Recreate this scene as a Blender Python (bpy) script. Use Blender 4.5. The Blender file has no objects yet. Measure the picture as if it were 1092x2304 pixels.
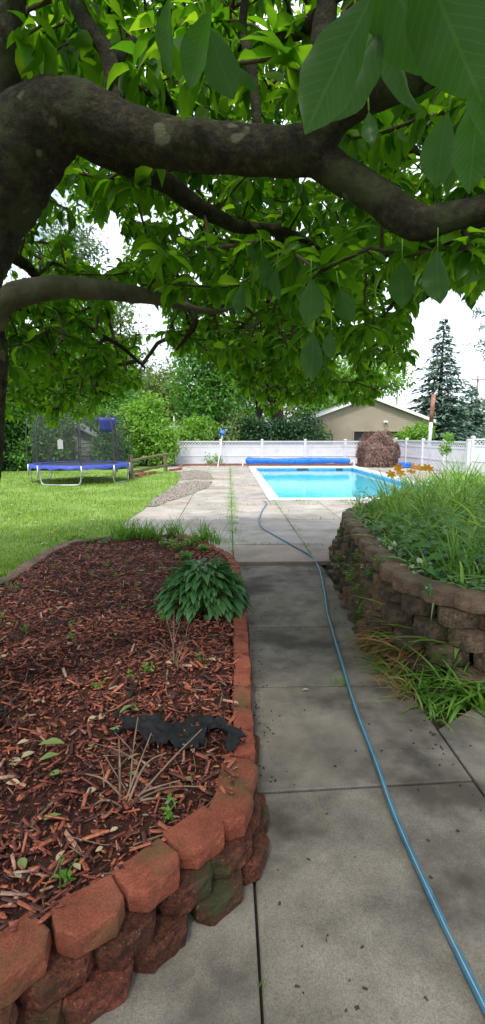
import bpy, math, random
import numpy as np
from mathutils import Vector, Matrix, Euler
random.seed(7); rng = np.random.default_rng(11)
R = math.radians
scene = bpy.context.scene
col = scene.collection

# ------------------------------------------------------------------ camera
F_PX, CX, CY, PITCH, YAW, EYE = 1150.0, 546.0, 1152.0, 8.6, 1.5, 1.6
cam_d = bpy.data.cameras.new("camera"); cam = bpy.data.objects.new("camera", cam_d); col.objects.link(cam)
cam.location = (0, 0, EYE); cam.rotation_euler = (R(90-PITCH), 0, R(-YAW))
cam_d.sensor_fit = 'VERTICAL'; cam_d.sensor_height = 24; cam_d.lens = 24*F_PX/2304
cam_d.clip_start = 0.02; cam_d.clip_end = 2000
scene.camera = cam
# ------------------------------------------------------------------ sky, sun, exposure
SUN_EL, SUN_AZ = 58, 200        # azimuth: degrees clockwise from +Y, where the sun stands
w = bpy.data.worlds.new("World"); scene.world = w; w.use_nodes = True
nt = w.node_tree; nt.nodes.clear()
out = nt.nodes.new('ShaderNodeOutputWorld'); bg = nt.nodes.new('ShaderNodeBackground')
sky = nt.nodes.new('ShaderNodeTexSky'); sky.sky_type = 'NISHITA'; sky.sun_disc = False
sky.sun_elevation = R(SUN_EL); sky.sun_rotation = R(SUN_AZ); sky.air_density = 1.2; sky.dust_density = 3
tc = nt.nodes.new('ShaderNodeTexCoord'); mp = nt.nodes.new('ShaderNodeMapping'); mp.inputs['Scale'].default_value = (1, 1, 2.4)
cn = nt.nodes.new('ShaderNodeTexNoise'); cn.inputs['Scale'].default_value = 2.2; cn.inputs['Detail'].default_value = 6; cn.inputs['Roughness'].default_value = .55
cr = nt.nodes.new('ShaderNodeValToRGB'); cr.color_ramp.elements[0].position = .36; cr.color_ramp.elements[1].position = .60
cr.color_ramp.elements[0].color = (.18, .18, .18, 1); cr.color_ramp.elements[1].color = (1, 1, 1, 1)
mx = nt.nodes.new('ShaderNodeMixRGB'); mx.inputs[2].default_value = (9.0, 9.6, 11.0, 1)
nt.links.new(tc.outputs['Generated'], mp.inputs['Vector']); nt.links.new(mp.outputs[0], cn.inputs['Vector'])
nt.links.new(cn.outputs['Fac'], cr.inputs[0]); nt.links.new(cr.outputs[0], mx.inputs[0]); nt.links.new(sky.outputs[0], mx.inputs[1])
nt.links.new(mx.outputs[0], bg.inputs[0]); bg.inputs[1].default_value = 0.10; nt.links.new(bg.outputs[0], out.inputs[0])
sd = bpy.data.lights.new("sun", 'SUN'); sd.energy = 1.9; sd.angle = R(9); sd.color = (1, .96, .88)
sun = bpy.data.objects.new("sun", sd); col.objects.link(sun)
sun.rotation_euler = (R(90-SUN_EL), 0, R(180-SUN_AZ))
vs = scene.view_settings; scene.display_settings.display_device = 'sRGB'
vs.view_transform = 'Standard'; vs.look = 'None'; vs.gamma = 1; vs.use_curve_mapping = False
vs.exposure = 1.05
scene.cycles.max_bounces = 8; scene.cycles.transparent_max_bounces = 12
scene.cycles.caustics_reflective = False; scene.cycles.caustics_refractive = False

# ------------------------------------------------------------------ measuring helpers
CAMR = cam.rotation_euler.to_matrix()
def ray(x, y):
    return CAMR @ Vector(((x-CX)/F_PX, (CY-y)/F_PX, -1))
def G(x, y, z=0.0):              # point of the photograph that lies on the level z
    d = ray(x, y); t = (z-EYE)/d.z
    return (d.x*t, d.y*t, z)
def P(x, y, Y):                  # point of the photograph at Y metres ahead
    d = ray(x, y); t = Y/d.y
    return (d.x*t, Y, EYE+d.z*t)
CAMI = np.array(CAMR.transposed())
def proj(p):
    p = np.atleast_2d(np.asarray(p, float)) - np.array([0, 0, EYE])
    c = p @ CAMI.T
    dz = np.where(-c[:, 2] > 1e-3, -c[:, 2], np.nan)
    return CX+F_PX*c[:, 0]/dz, CY-F_PX*c[:, 1]/dz, -c[:, 2]
def nrm(a):
    a = np.asarray(a, float); return a/np.maximum(np.linalg.norm(a, axis=-1, keepdims=True), 1e-9)
def inside(px, py, poly):
    px = np.asarray(px); py = np.asarray(py); r = np.zeros(px.shape, bool); n = len(poly)
    for i in range(n):
        x0, y0 = poly[i][:2]; x1, y1 = poly[(i+1) % n][:2]
        c = ((y0 > py) != (y1 > py))
        with np.errstate(all='ignore'):
            r ^= c & (px < (x1-x0)*(py-y0)/(y1-y0 if y1 != y0 else 1e-9)+x0)
    return r
def smooth_line(pts, step):      # Catmull-Rom through the points, resampled
    p = np.array(pts, float); q = np.vstack([2*p[0]-p[1], p, 2*p[-1]-p[-2]]); o = []
    for i in range(1, len(q)-2):
        for t in np.linspace(0, 1, 14, endpoint=False):
            o.append(.5*((2*q[i])+(-q[i-1]+q[i+1])*t+(2*q[i-1]-5*q[i]+4*q[i+1]-q[i+2])*t*t+(-q[i-1]+3*q[i]-3*q[i+1]+q[i+2])*t**3))
    o.append(p[-1]); o = np.array(o)
    L = np.concatenate([[0], np.cumsum(np.linalg.norm(np.diff(o, axis=0), axis=1))])
    s = np.arange(0, L[-1], step)
    return np.stack([np.interp(s, L, o[:, k]) for k in range(o.shape[1])], 1)
def vnoise(x, y, s=1.0, seed=0):  # cheap smooth noise, -1..1
    x = np.asarray(x)*s+seed*3.1; y = np.asarray(y)*s-seed*1.7
    return (np.sin(x*1.3+1.7*np.sin(y*.9+seed))+np.sin(y*1.7+1.3*np.sin(x*1.1-seed))+.6*np.sin(x*3.1+y*2.3))/2.6

# ------------------------------------------------------------------ materials
def mat(name):
    m = bpy.data.materials.new(name); m.use_nodes = True; n = m.node_tree
    b = n.nodes['Principled BSDF']; return m, n, b
def N(n, t, **k):
    x = n.nodes.new(t)
    for a, v in k.items():
        if a in x.inputs: x.inputs[a].default_value = v
        else: setattr(x, a, v)
    return x
def ramp(n, fac, stops):
    r = n.nodes.new('ShaderNodeValToRGB'); e = r.color_ramp.elements
    while len(e) < len(stops): e.new(.5)
    for i, (p, c) in enumerate(stops): e[i].position = p; e[i].color = (*c, 1)
    n.links.new(fac, r.inputs[0]); return r.outputs[0]
def rough_mat(name, stops, scale=6, rough=.85, bump=.3, bscale=60, detail=8, island=None, spots=None, bdist=.004, spec=.3, wear=None, grain=None):
    m, n, b = mat(name); tc = N(n, 'ShaderNodeTexCoord'); g = N(n, 'ShaderNodeNewGeometry')
    no = N(n, 'ShaderNodeTexNoise', Scale=scale, Detail=detail, Roughness=.62); n.links.new(g.outputs['Position'], no.inputs['Vector'])
    c = ramp(n, no.outputs['Fac'], stops)
    if island:
        r = ramp(n, g.outputs['Random Per Island'], island)
        mm = N(n, 'ShaderNodeMixRGB', blend_type='MULTIPLY'); mm.inputs[0].default_value = 1
        n.links.new(c, mm.inputs[1]); n.links.new(r, mm.inputs[2]); c = mm.outputs[0]
    if grain:  # (scale, low, high) fine speckle of the material itself
        gn = N(n, 'ShaderNodeTexNoise', Scale=grain[0], Detail=3, Roughness=.7); n.links.new(g.outputs['Position'], gn.inputs['Vector'])
        mm = N(n, 'ShaderNodeMixRGB', blend_type='MULTIPLY'); mm.inputs[0].default_value = 1; n.links.new(c, mm.inputs[1])
        n.links.new(ramp(n, gn.outputs['Fac'], [(.32, (grain[1],)*3), (.5, (1, 1, 1)), (.68, (grain[2],)*3)]), mm.inputs[2]); c = mm.outputs[0]
    if wear:   # (colour, noise scale, low, high)
        wn = N(n, 'ShaderNodeTexNoise', Scale=wear[1], Detail=5, Roughness=.6); n.links.new(g.outputs['Position'], wn.inputs['Vector'])
        f = N(n, 'ShaderNodeMapRange'); f.inputs[1].default_value = wear[2]; f.inputs[2].default_value = wear[3]; n.links.new(wn.outputs['Fac'], f.inputs[0])
        mm = N(n, 'ShaderNodeMixRGB'); mm.inputs[2].default_value = (*wear[0], 1); n.links.new(f.outputs[0], mm.inputs[0]); n.links.new(c, mm.inputs[1]); c = mm.outputs[0]
    if spots:  # (colour, scale, threshold)
        v = N(n, 'ShaderNodeTexNoise', Scale=spots[1], Detail=2); n.links.new(g.outputs['Position'], v.inputs['Vector'])
        f = N(n, 'ShaderNodeMapRange'); f.inputs[1].default_value = spots[2]; f.inputs[2].default_value = spots[2]+.04; n.links.new(v.outputs['Fac'], f.inputs[0])
        mm = N(n, 'ShaderNodeMixRGB'); mm.inputs[2].default_value = (*spots[0], 1); n.links.new(f.outputs[0], mm.inputs[0]); n.links.new(c, mm.inputs[1]); c = mm.outputs[0]
    n.links.new(c, b.inputs['Base Color']); b.inputs['Roughness'].default_value = rough; b.inputs['Specular IOR Level'].default_value = spec
    if bump:
        bn = N(n, 'ShaderNodeTexNoise', Scale=bscale, Detail=6, Roughness=.7); n.links.new(g.outputs['Position'], bn.inputs['Vector'])
        bp = N(n, 'ShaderNodeBump', Strength=bump, Distance=bdist); n.links.new(bn.outputs['Fac'], bp.inputs['Height']); n.links.new(bp.outputs[0], b.inputs['Normal'])
    return m
def leaf_mat(name, a, b_, trans=.5, tcol=None, rough=.45, hue=None, spec=.35):
    """leaf: a..b_ are the darkest and lightest leaf colours, random per leaf; part of the light passes through"""
    m, n, b = mat(name); g = N(n, 'ShaderNodeNewGeometry')
    st = [(0, a), (.8, b_)] + ([(1, hue)] if hue else [])
    c = ramp(n, g.outputs['Random Per Island'], st)
    n.links.new(c, b.inputs['Base Color']); b.inputs['Roughness'].default_value = rough; b.inputs['Specular IOR Level'].default_value = spec
    t = N(n, 'ShaderNodeBsdfTranslucent'); mul = N(n, 'ShaderNodeMixRGB', blend_type='MULTIPLY'); mul.inputs[0].default_value = 1
    tcol = tcol or (2.2, 2.0, .8); mul.inputs[2].default_value = (*tcol, 1); n.links.new(c, mul.inputs[1]); n.links.new(mul.outputs[0], t.inputs[0])
    mi = N(n, 'ShaderNodeMixShader'); mi.inputs[0].default_value = trans
    o = n.nodes['Material Output']; n.links.new(b.outputs[0], mi.inputs[1]); n.links.new(t.outputs[0], mi.inputs[2]); n.links.new(mi.outputs[0], o.inputs[0])
    return m
def veins(m, freq=16, slant=1.1, w=.10, col=(1.5, 1.35, 1.5), depth=.0012):
    """midrib and side veins from the leaf's own coordinates (attribute lc)"""
    n = m.node_tree; b = n.nodes['Principled BSDF']; at = N(n, 'ShaderNodeAttribute', attribute_name='lc'); sp = N(n, 'ShaderNodeSeparateXYZ'); n.links.new(at.outputs['Vector'], sp.inputs[0])
    def mt(op, a, c=None):
        x = N(n, 'ShaderNodeMath', operation=op)
        for i, q in enumerate((a, c)):
            if q is None: continue
            if isinstance(q, (int, float)): x.inputs[i].default_value = q
            else: n.links.new(q, x.inputs[i])
        return x.outputs[0]
    ax = mt('ABSOLUTE', sp.outputs[0]); t = mt('SUBTRACT', sp.outputs[1], mt('MULTIPLY', ax, slant)); fr = mt('ABSOLUTE', mt('SUBTRACT', mt('FRACT', mt('MULTIPLY', t, freq)), .5))
    side = mt('LESS_THAN', fr, w); mid = mt('LESS_THAN', ax, .010); k = mt('MAXIMUM', side, mid)
    old = b.inputs['Base Color'].links[0].from_socket; mm = N(n, 'ShaderNodeMixRGB', blend_type='MULTIPLY'); mm.inputs[2].default_value = (*col, 1); n.links.new(k, mm.inputs[0]); n.links.new(old, mm.inputs[1]); n.links.new(mm.outputs[0], b.inputs['Base Color'])
    bp = N(n, 'ShaderNodeBump', Strength=.5, Distance=depth); n.links.new(mt('SUBTRACT', 1.0, k), bp.inputs['Height']); n.links.new(bp.outputs[0], b.inputs['Normal']); return m
def plain(name, c, rough=.5, metal=0, noise=.12, scale=12, spec=.5):
    d = tuple(x*(1-noise) for x in c); l = tuple(min(1, x*(1+noise)) for x in c)
    m = rough_mat(name, [(.3, d), (.7, l)], scale=scale, rough=rough, bump=0, spec=spec)
    m.node_tree.nodes['Principled BSDF'].inputs['Metallic'].default_value = metal; return m

M = {}
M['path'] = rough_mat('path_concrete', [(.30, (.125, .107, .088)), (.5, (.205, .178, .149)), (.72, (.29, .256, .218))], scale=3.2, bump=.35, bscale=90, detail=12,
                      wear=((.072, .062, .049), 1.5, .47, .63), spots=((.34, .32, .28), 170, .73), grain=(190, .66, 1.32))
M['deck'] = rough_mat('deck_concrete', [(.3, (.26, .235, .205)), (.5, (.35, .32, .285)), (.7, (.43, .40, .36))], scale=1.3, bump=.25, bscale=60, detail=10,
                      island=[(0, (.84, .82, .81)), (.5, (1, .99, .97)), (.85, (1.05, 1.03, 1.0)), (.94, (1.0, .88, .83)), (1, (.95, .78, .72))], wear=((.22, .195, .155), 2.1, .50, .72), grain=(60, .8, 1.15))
M['soil'] = rough_mat('soil', [(.3, (.018, .012, .008)), (.7, (.07, .05, .035))], scale=9, bump=.8, bscale=40, bdist=.02)
M['mulch_base'] = rough_mat('mulch_base', [(.3, (.025, .010, .007)), (.7, (.12, .038, .024))], scale=22, bump=1, bscale=45, bdist=.02)
def chip():
    m, n, b = mat('wood_chip'); g = N(n, 'ShaderNodeNewGeometry')
    c = ramp(n, g.outputs['Random Per Island'], [(0, (.035, .014, .011)), (.32, (.12, .036, .026)), (.62, (.27, .068, .040)), (.84, (.42, .115, .060)), (.94, (.58, .19, .09)), (1, (.42, .32, .26))])
    no = N(n, 'ShaderNodeTexNoise', Scale=90, Detail=3); n.links.new(g.outputs['Position'], no.inputs[0])
    mm = N(n, 'ShaderNodeMixRGB', blend_type='MULTIPLY'); mm.inputs[0].default_value = 1; n.links.new(c, mm.inputs[1])
    n.links.new(ramp(n, no.outputs['Fac'], [(.3, (.55, .55, .55)), (.7, (1.15, 1.15, 1.15))]), mm.inputs[2]); n.links.new(mm.outputs[0], b.inputs['Base Color'])
    b.inputs['Roughness'].default_value = .55; b.inputs['Specular IOR Level'].default_value = .45
    return m
M['chip'] = chip()
M['lawn'] = rough_mat('lawn_turf', [(.35, (.12, .21, .035)), (.5, (.20, .32, .06)), (.64, (.29, .40, .10))], scale=.9, bump=1, bscale=70, bdist=.03, detail=12)
M['ground'] = rough_mat('ground_turf', [(.3, (.06, .12, .02)), (.7, (.13, .22, .04))], scale=.6, bump=.6, bscale=30, bdist=.03)
M['grass'] = leaf_mat('grass_blade', (.11, .20, .03), (.27, .41, .09), .45, (1.6, 1.6, 1.0), hue=(.42, .44, .13))
M['weed'] = leaf_mat('weed_leaf', (.08, .19, .03), (.20, .37, .07), .4, (1.8, 1.8, .8))
M['dry'] = leaf_mat('dry_grass', (.18, .10, .035), (.42, .27, .11), .3, (1.2, 1, .7))
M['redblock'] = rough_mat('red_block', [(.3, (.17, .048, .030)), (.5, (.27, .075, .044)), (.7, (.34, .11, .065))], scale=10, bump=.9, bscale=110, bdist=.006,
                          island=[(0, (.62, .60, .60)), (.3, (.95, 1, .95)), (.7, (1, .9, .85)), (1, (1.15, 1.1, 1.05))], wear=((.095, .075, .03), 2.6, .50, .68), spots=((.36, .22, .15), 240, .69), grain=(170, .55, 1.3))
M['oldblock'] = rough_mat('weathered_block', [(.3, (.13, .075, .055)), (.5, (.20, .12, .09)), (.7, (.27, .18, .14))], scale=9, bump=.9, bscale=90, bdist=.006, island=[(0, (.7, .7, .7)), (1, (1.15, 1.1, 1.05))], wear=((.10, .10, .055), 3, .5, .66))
M['redrough_shaded'] = rough_mat('red_block_face_shaded', [(.3, (.05, .020, .014)), (.5, (.13, .040, .024)), (.7, (.22, .075, .045))], scale=26, bump=1, bscale=70, bdist=.012,  # lower courses darker than the caps: shade on the faces put into the colour
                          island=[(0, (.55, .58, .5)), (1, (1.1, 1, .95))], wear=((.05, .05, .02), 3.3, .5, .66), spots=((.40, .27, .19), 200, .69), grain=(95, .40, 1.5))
M['brownblock'] = rough_mat('brown_block', [(.3, (.06, .042, .03)), (.5, (.125, .085, .058)), (.7, (.20, .14, .098))], scale=16, bump=1, bscale=70, bdist=.01,
                            island=[(0, (.42, .45, .42)), (.5, (.9, .9, .85)), (1, (1.45, 1.15, 1.0))], wear=((.050, .070, .014), 3.2, .54, .66), spots=((.2, .17, .13), 180, .69), grain=(80, .45, 1.5))
M['browncap'] = rough_mat('brown_cap', [(.3, (.10, .07, .05)), (.5, (.175, .122, .088)), (.7, (.26, .185, .135))], scale=11, bump=.9, bscale=80, bdist=.008,
                          island=[(0, (.6, .6, .6)), (1, (1.25, 1.15, 1.05))], wear=((.09, .085, .04), 3.1, .55, .7), grain=(120, .6, 1.3))
M['bark'] = rough_mat('magnolia_bark', [(.25, (.012, .0095, .0055)), (.5, (.032, .025, .014)), (.75, (.08, .064, .040))], scale=26, bump=1, bscale=55, bdist=.022, detail=12,
                      wear=((.06, .07, .03), 5, .52, .64), spots=((.14, .125, .09), 11, .67), grain=(60, .45, 1.6))
M['barklight'] = rough_mat('magnolia_light_bark', [(.3, (.075, .066, .048)), (.7, (.19, .165, .125))], scale=9, bump=.8, bscale=34, bdist=.012, wear=((.10, .11, .06), 5, .5, .66))
M['twig'] = rough_mat('twig_bark', [(.3, (.05, .034, .022)), (.7, (.12, .085, .058))], scale=20, bump=.5, bscale=90)
M['drytwig'] = rough_mat('dry_twig', [(.3, (.17, .12, .085)), (.7, (.36, .28, .21))], scale=20, bump=.5, bscale=90, island=[(0, (.5, .45, .4)), (1, (1.2, 1.1, 1))])
M['farbark'] = rough_mat('dark_bark', [(.3, (.022, .017, .014)), (.7, (.06, .048, .038))], scale=6, bump=.6, bscale=20)
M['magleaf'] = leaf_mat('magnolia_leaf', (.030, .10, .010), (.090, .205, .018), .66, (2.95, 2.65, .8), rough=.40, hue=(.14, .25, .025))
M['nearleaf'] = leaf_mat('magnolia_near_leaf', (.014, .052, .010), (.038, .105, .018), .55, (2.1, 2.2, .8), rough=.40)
M['fallen'] = leaf_mat('fallen_leaf', (.12, .22, .05), (.30, .40, .14), .25, (1, 1, 1))
M['fallentan'] = leaf_mat('fallen_tan_leaf', (.38, .24, .12), (.62, .52, .34), .15, (1, 1, 1))
M['hosta'] = leaf_mat('hosta_leaf', (.035, .12, .035), (.085, .21, .065), .25, (1.6, 1.8, .9), rough=.35, spec=.5)
veins(M['nearleaf'], 13, 1.0, .06, (2.0, 1.7, 1.8), .003); veins(M['fallen'], 14, 1.0, .07); veins(M['hosta'], 0, 0, -1, (1.7, 1.6, 1.7))
M['oak'] = leaf_mat('tree_leaf', (.045, .13, .022), (.11, .26, .045), .4, (1.8, 1.8, .8))
M['bright'] = leaf_mat('bright_leaf', (.09, .22, .025), (.20, .38, .05), .45, (1.7, 1.6, .8))
M['olive'] = leaf_mat('olive_leaf', (.07, .13, .035), (.17, .25, .07), .4, (1.6, 1.5, .9))
M['dark'] = leaf_mat('dark_leaf', (.012, .045, .018), (.035, .09, .03), .25, (1.5, 1.6, 1))
M['spruce'] = leaf_mat('spruce_needles', (.06, .12, .09), (.17, .26, .20), .2, (1.2, 1.3, 1))
M['pine'] = leaf_mat('pine_needles', (.06, .11, .05), (.16, .24, .11), .3, (1.3, 1.3, .9))
M['maple'] = leaf_mat('weeping_maple_leaf', (.10, .06, .05), (.30, .19, .15), .3, (1.5, 1.1, .9))
M['ivy'] = leaf_mat('ivy_leaf', (.035, .12, .03), (.12, .28, .08), .25, (1.6, 1.6, .9), hue=(.55, .60, .45))
M['broad'] = leaf_mat('broad_leaf', (.05, .16, .03), (.12, .28, .06), .35, (1.6, 1.6, .8))
M['lilyleaf'] = leaf_mat('lily_leaf', (.09, .23, .05), (.33, .52, .17), .45, (1.7, 1.6, .8), hue=(.55, .50, .22))
M['orange'] = leaf_mat('lily_petal', (.90, .33, .015), (.95, .50, .03), .40, (1.1, 1.1, .8))
M['purple'] = leaf_mat('purple_flower', (.16, .12, .42), (.30, .24, .6), .3, (1, 1, 1))
M['vinyl'] = rough_mat('white_vinyl', [(.3, (.58, .58, .62)), (.7, (.68, .68, .72))], scale=1.5, rough=.45, bump=.05, bscale=20, wear=((.36, .37, .38), 1.6, .6, .82))
M['coping'] = rough_mat('white_coping', [(.3, (.62, .62, .60)), (.7, (.78, .78, .76))], scale=6, rough=.6, bump=.2, bscale=60, wear=((.45, .43, .38), 4, .58, .8))
M['white'] = plain('white_paint', (.78, .78, .78), .45)
M['siding'] = rough_mat('tan_siding', [(.3, (.27, .225, .165)), (.7, (.33, .28, .21))], scale=.8, rough=.6, bump=0)
M['shedsiding'] = rough_mat('grey_siding', [(.3, (.30, .31, .27)), (.7, (.40, .41, .36))], scale=2, rough=.7, bump=0)
M['roof'] = rough_mat('grey_shingle', [(.3, (.22, .23, .24)), (.7, (.33, .34, .35))], scale=14, bump=.5, bscale=30)
M['dark_open'] = plain('dark_opening', (.02, .022, .025), .4)
M['glass'] = plain('window_glass', (.03, .04, .05), .1)
M['steel'] = plain('galvanised_steel', (.50, .52, .54), .38, .75)
M['blackpole'] = plain('black_pole', (.03, .03, .035), .5)
M['pad'] = rough_mat('blue_pad', [(.3, (.025, .045, .30)), (.7, (.05, .085, .42))], scale=6, rough=.45, bump=.4, bscale=18, bdist=.02)
M['mat'] = plain('black_mat', (.035, .036, .045), .6)
M['hood'] = plain('blue_hood', (.02, .035, .27), .5)
M['cover'] = rough_mat('blue_cover', [(.3, (.01, .10, .48)), (.7, (.02, .19, .68))], scale=7, rough=.38, bump=.7, bscale=11, bdist=.03)
M['bluecloth'] = plain('blue_net', (.02, .16, .62), .5)
M['rail'] = rough_mat('weathered_rail', [(.3, (.10, .09, .04)), (.7, (.20, .17, .09))], scale=10, bump=.6, bscale=40)
M['rust'] = rough_mat('rusty_white_pipe', [(.3, (.40, .27, .24)), (.5, (.30, .12, .09)), (.75, (.2, .075, .05))], scale=4, rough=.7, bump=.3)
M['pole'] = rough_mat('utility_pole', [(.3, (.16, .14, .12)), (.7, (.26, .23, .2))], scale=5, bump=0)
M['fabric'] = rough_mat('black_fabric', [(.3, (.006, .0065, .008)), (.7, (.017, .018, .022))], scale=20, rough=.8, bump=.6, bscale=240, bdist=.003, spec=.45)
M['hose'] = rough_mat('blue_hose', [(.35, (.04, .13, .20)), (.6, (.055, .19, .29))], scale=14, rough=.42, bump=.15, bscale=160, bdist=.002, wear=((.13, .15, .14), 9, .56, .68))
M['hosestripe'] = plain('hose_stripe', (.30, .42, .50), .4)
M['brass'] = plain('brass', (.5, .36, .12), .35, .9)
M['gravel'] = rough_mat('gravel_bed', [(.3, (.22, .20, .18)), (.5, (.38, .35, .31)), (.7, (.52, .49, .45))], scale=34, bump=1, bscale=34, bdist=.02)
M['redbrick'] = rough_mat('red_brick', [(.3, (.20, .07, .045)), (.7, (.34, .15, .10))], scale=12, bump=.5, bscale=60)
def liner_mat():
    m, n, b = mat('pool_liner'); g = N(n, 'ShaderNodeNewGeometry')
    no = N(n, 'ShaderNodeTexNoise', Scale=2.5, Detail=5); n.links.new(g.outputs['Position'], no.inputs[0])
    n.links.new(ramp(n, no.outputs['Fac'], [(.35, (.22, .80, .90)), (.65, (.30, .86, .93))]), b.inputs['Base Color']); b.inputs['Roughness'].default_value = .5; return m
M['liner'] = liner_mat()
def tile_mat():
    m, n, b = mat('pool_tile_band'); tc = N(n, 'ShaderNodeTexCoord')
    g = N(n, 'ShaderNodeNewGeometry'); mp = N(n, 'ShaderNodeMapping'); mp.inputs['Scale'].default_value = (9, 9, 14)
    n.links.new(g.outputs['Position'], mp.inputs[0]); v = N(n, 'ShaderNodeTexVoronoi', Scale=1); n.links.new(mp.outputs[0], v.inputs[0])
    n.links.new(ramp(n, v.outputs['Distance'], [(.25, (.02, .20, .50)), (.45, (.16, .50, .70)), (.7, (.05, .28, .56))]), b.inputs['Base Color']); b.inputs['Roughness'].default_value = .3; return m
M['tile'] = tile_mat()
def water_mat():
    m, n, b = mat('pool_water'); n.nodes.remove(b); o = n.nodes['Material Output']
    t = N(n, 'ShaderNodeBsdfTransparent'); t.inputs[0].default_value = (.88, .99, 1, 1)
    gl = N(n, 'ShaderNodeBsdfGlossy'); gl.inputs['Roughness'].default_value = .03
    fr = N(n, 'ShaderNodeFresnel', IOR=1.22); g = N(n, 'ShaderNodeNewGeometry')
    no = N(n, 'ShaderNodeTexNoise', Scale=3.5, Detail=3); n.links.new(g.outputs['Position'], no.inputs[0])
    bp = N(n, 'ShaderNodeBump', Strength=.12, Distance=.03); n.links.new(no.outputs[0], bp.inputs['Height'])
    n.links.new(bp.outputs[0], gl.inputs['Normal']); n.links.new(bp.outputs[0], fr.inputs['Normal'])
    mi = N(n, 'ShaderNodeMixShader'); n.links.new(fr.outputs[0], mi.inputs[0]); n.links.new(t.outputs[0], mi.inputs[1]); n.links.new(gl.outputs[0], mi.inputs[2]); n.links.new(mi.outputs[0], o.inputs[0]); return m
M['water'] = water_mat()
def net_mat():
    m, n, b = mat('black_netting'); o = n.nodes['Material Output']; b.inputs['Base Color'].default_value = (.02, .022, .025, 1); b.inputs['Roughness'].default_value = .7
    t = N(n, 'ShaderNodeBsdfTransparent'); mi = N(n, 'ShaderNodeMixShader'); mi.inputs[0].default_value = .34
    n.links.new(t.outputs[0], mi.inputs[1]); n.links.new(b.outputs[0], mi.inputs[2]); n.links.new(mi.outputs[0], o.inputs[0]); return m
M['net'] = net_mat()

# ------------------------------------------------------------------ mesh helpers
class MB:
    def __init__(s): s.v = []; s.f = []; s.n = 0
    def add(s, v, f):
        v = np.asarray(v, float).reshape(-1, 3); s.v.append(v)
        s.f += [tuple(int(i)+s.n for i in q) for q in f]; s.n += len(v); return s
    def box(s, c, size, rz=0, rx=0, ry=0):
        x, y, z = [k/2 for k in size]
        v = np.array([(a, b, d) for a in (-x, x) for b in (-y, y) for d in (-z, z)])
        m = np.array(Euler((rx, ry, rz)).to_matrix()); v = v @ m.T + np.array(c)
        return s.add(v, [(0, 1, 3, 2), (4, 6, 7, 5), (0, 4, 5, 1), (2, 3, 7, 6), (0, 2, 6, 4), (1, 5, 7, 3)])
    def bar(s, a, b, w, h=None):          # rectangular bar from a to b
        a = np.array(a, float); b = np.array(b, float); d = nrm(b-a); h = h or w
        up = np.array([0, 0, 1.]) if abs(d[2]) < .95 else np.array([0, 1., 0]); sd = nrm(np.cross(d, up)); up = np.cross(sd, d)
        v = [p+sd*w/2*i+up*h/2*j for p in (a, b) for i, j in ((-1, -1), (1, -1), (1, 1), (-1, 1))]
        return s.add(v, [(3, 2, 1, 0), (4, 5, 6, 7), (0, 1, 5, 4), (1, 2, 6, 5), (2, 3, 7, 6), (3, 0, 4, 7)])
    def tube(s, pts, rad, k=8, bump=0, cap=True):
        p = np.array(pts, float); n = len(p); rad = np.broadcast_to(np.asarray(rad, float), (n,)) if np.ndim(rad) == 0 else np.asarray(rad, float)
        t = nrm(np.gradient(p, axis=0)); u = np.array([0, 0, 1.]) if abs(t[0][2]) < .9 else np.array([1., 0, 0]); vs_ = []
        u = nrm(u-t[0]*np.dot(u, t[0]))
        an = np.linspace(0, 2*np.pi, k, endpoint=False)
        for i in range(n):
            u = nrm(u-t[i]*np.dot(u, t[i])); w_ = np.cross(t[i], u); rr = rad[i]*np.ones(k)
            if bump: rr = rr*(1+bump*(np.sin(an*2+i*.7)+np.sin(an*3-i*1.1)+rng.normal(0, .5, k))/2)
            vs_.append(p[i]+np.outer(np.cos(an)*rr, u)+np.outer(np.sin(an)*rr, w_))
        v = np.vstack(vs_); f = [(i*k+j, i*k+(j+1) % k, (i+1)*k+(j+1) % k, (i+1)*k+j) for i in range(n-1) for j in range(k)]
        if cap: f += [tuple(range(k))[::-1], tuple((n-1)*k+j for j in range(k))]
        return s.add(v, f)
    def prism(s, poly, z0, z1):
        n = len(poly); v = [(q[0], q[1], z0) for q in poly]+[(q[0], q[1], z1) for q in poly]
        return s.add(v, [tuple(range(n))[::-1], tuple(range(n, 2*n))]+[(i, (i+1) % n, n+(i+1) % n, n+i) for i in range(n)])
    def build(s, name, m, parent=None, smooth=False, at=None):
        me = bpy.data.meshes.new(name); v = np.vstack(s.v)
        o = bpy.data.objects.new(name, me); off = np.zeros(3)
        if at is not None: off = np.array(at, float); o.location = at
        if parent is not None: off = wl(parent); o.parent = parent; 
        me.from_pydata((v-off).tolist(), [], s.f); me.materials.append(m)
        if smooth: me.polygons.foreach_set('use_smooth', [True]*len(me.polygons))
        me.update(); col.objects.link(o); return o
def wl(o):
    l = np.array(o.location)
    while o.parent: o = o.parent; l = l+np.array(o.location)
    return l
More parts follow.
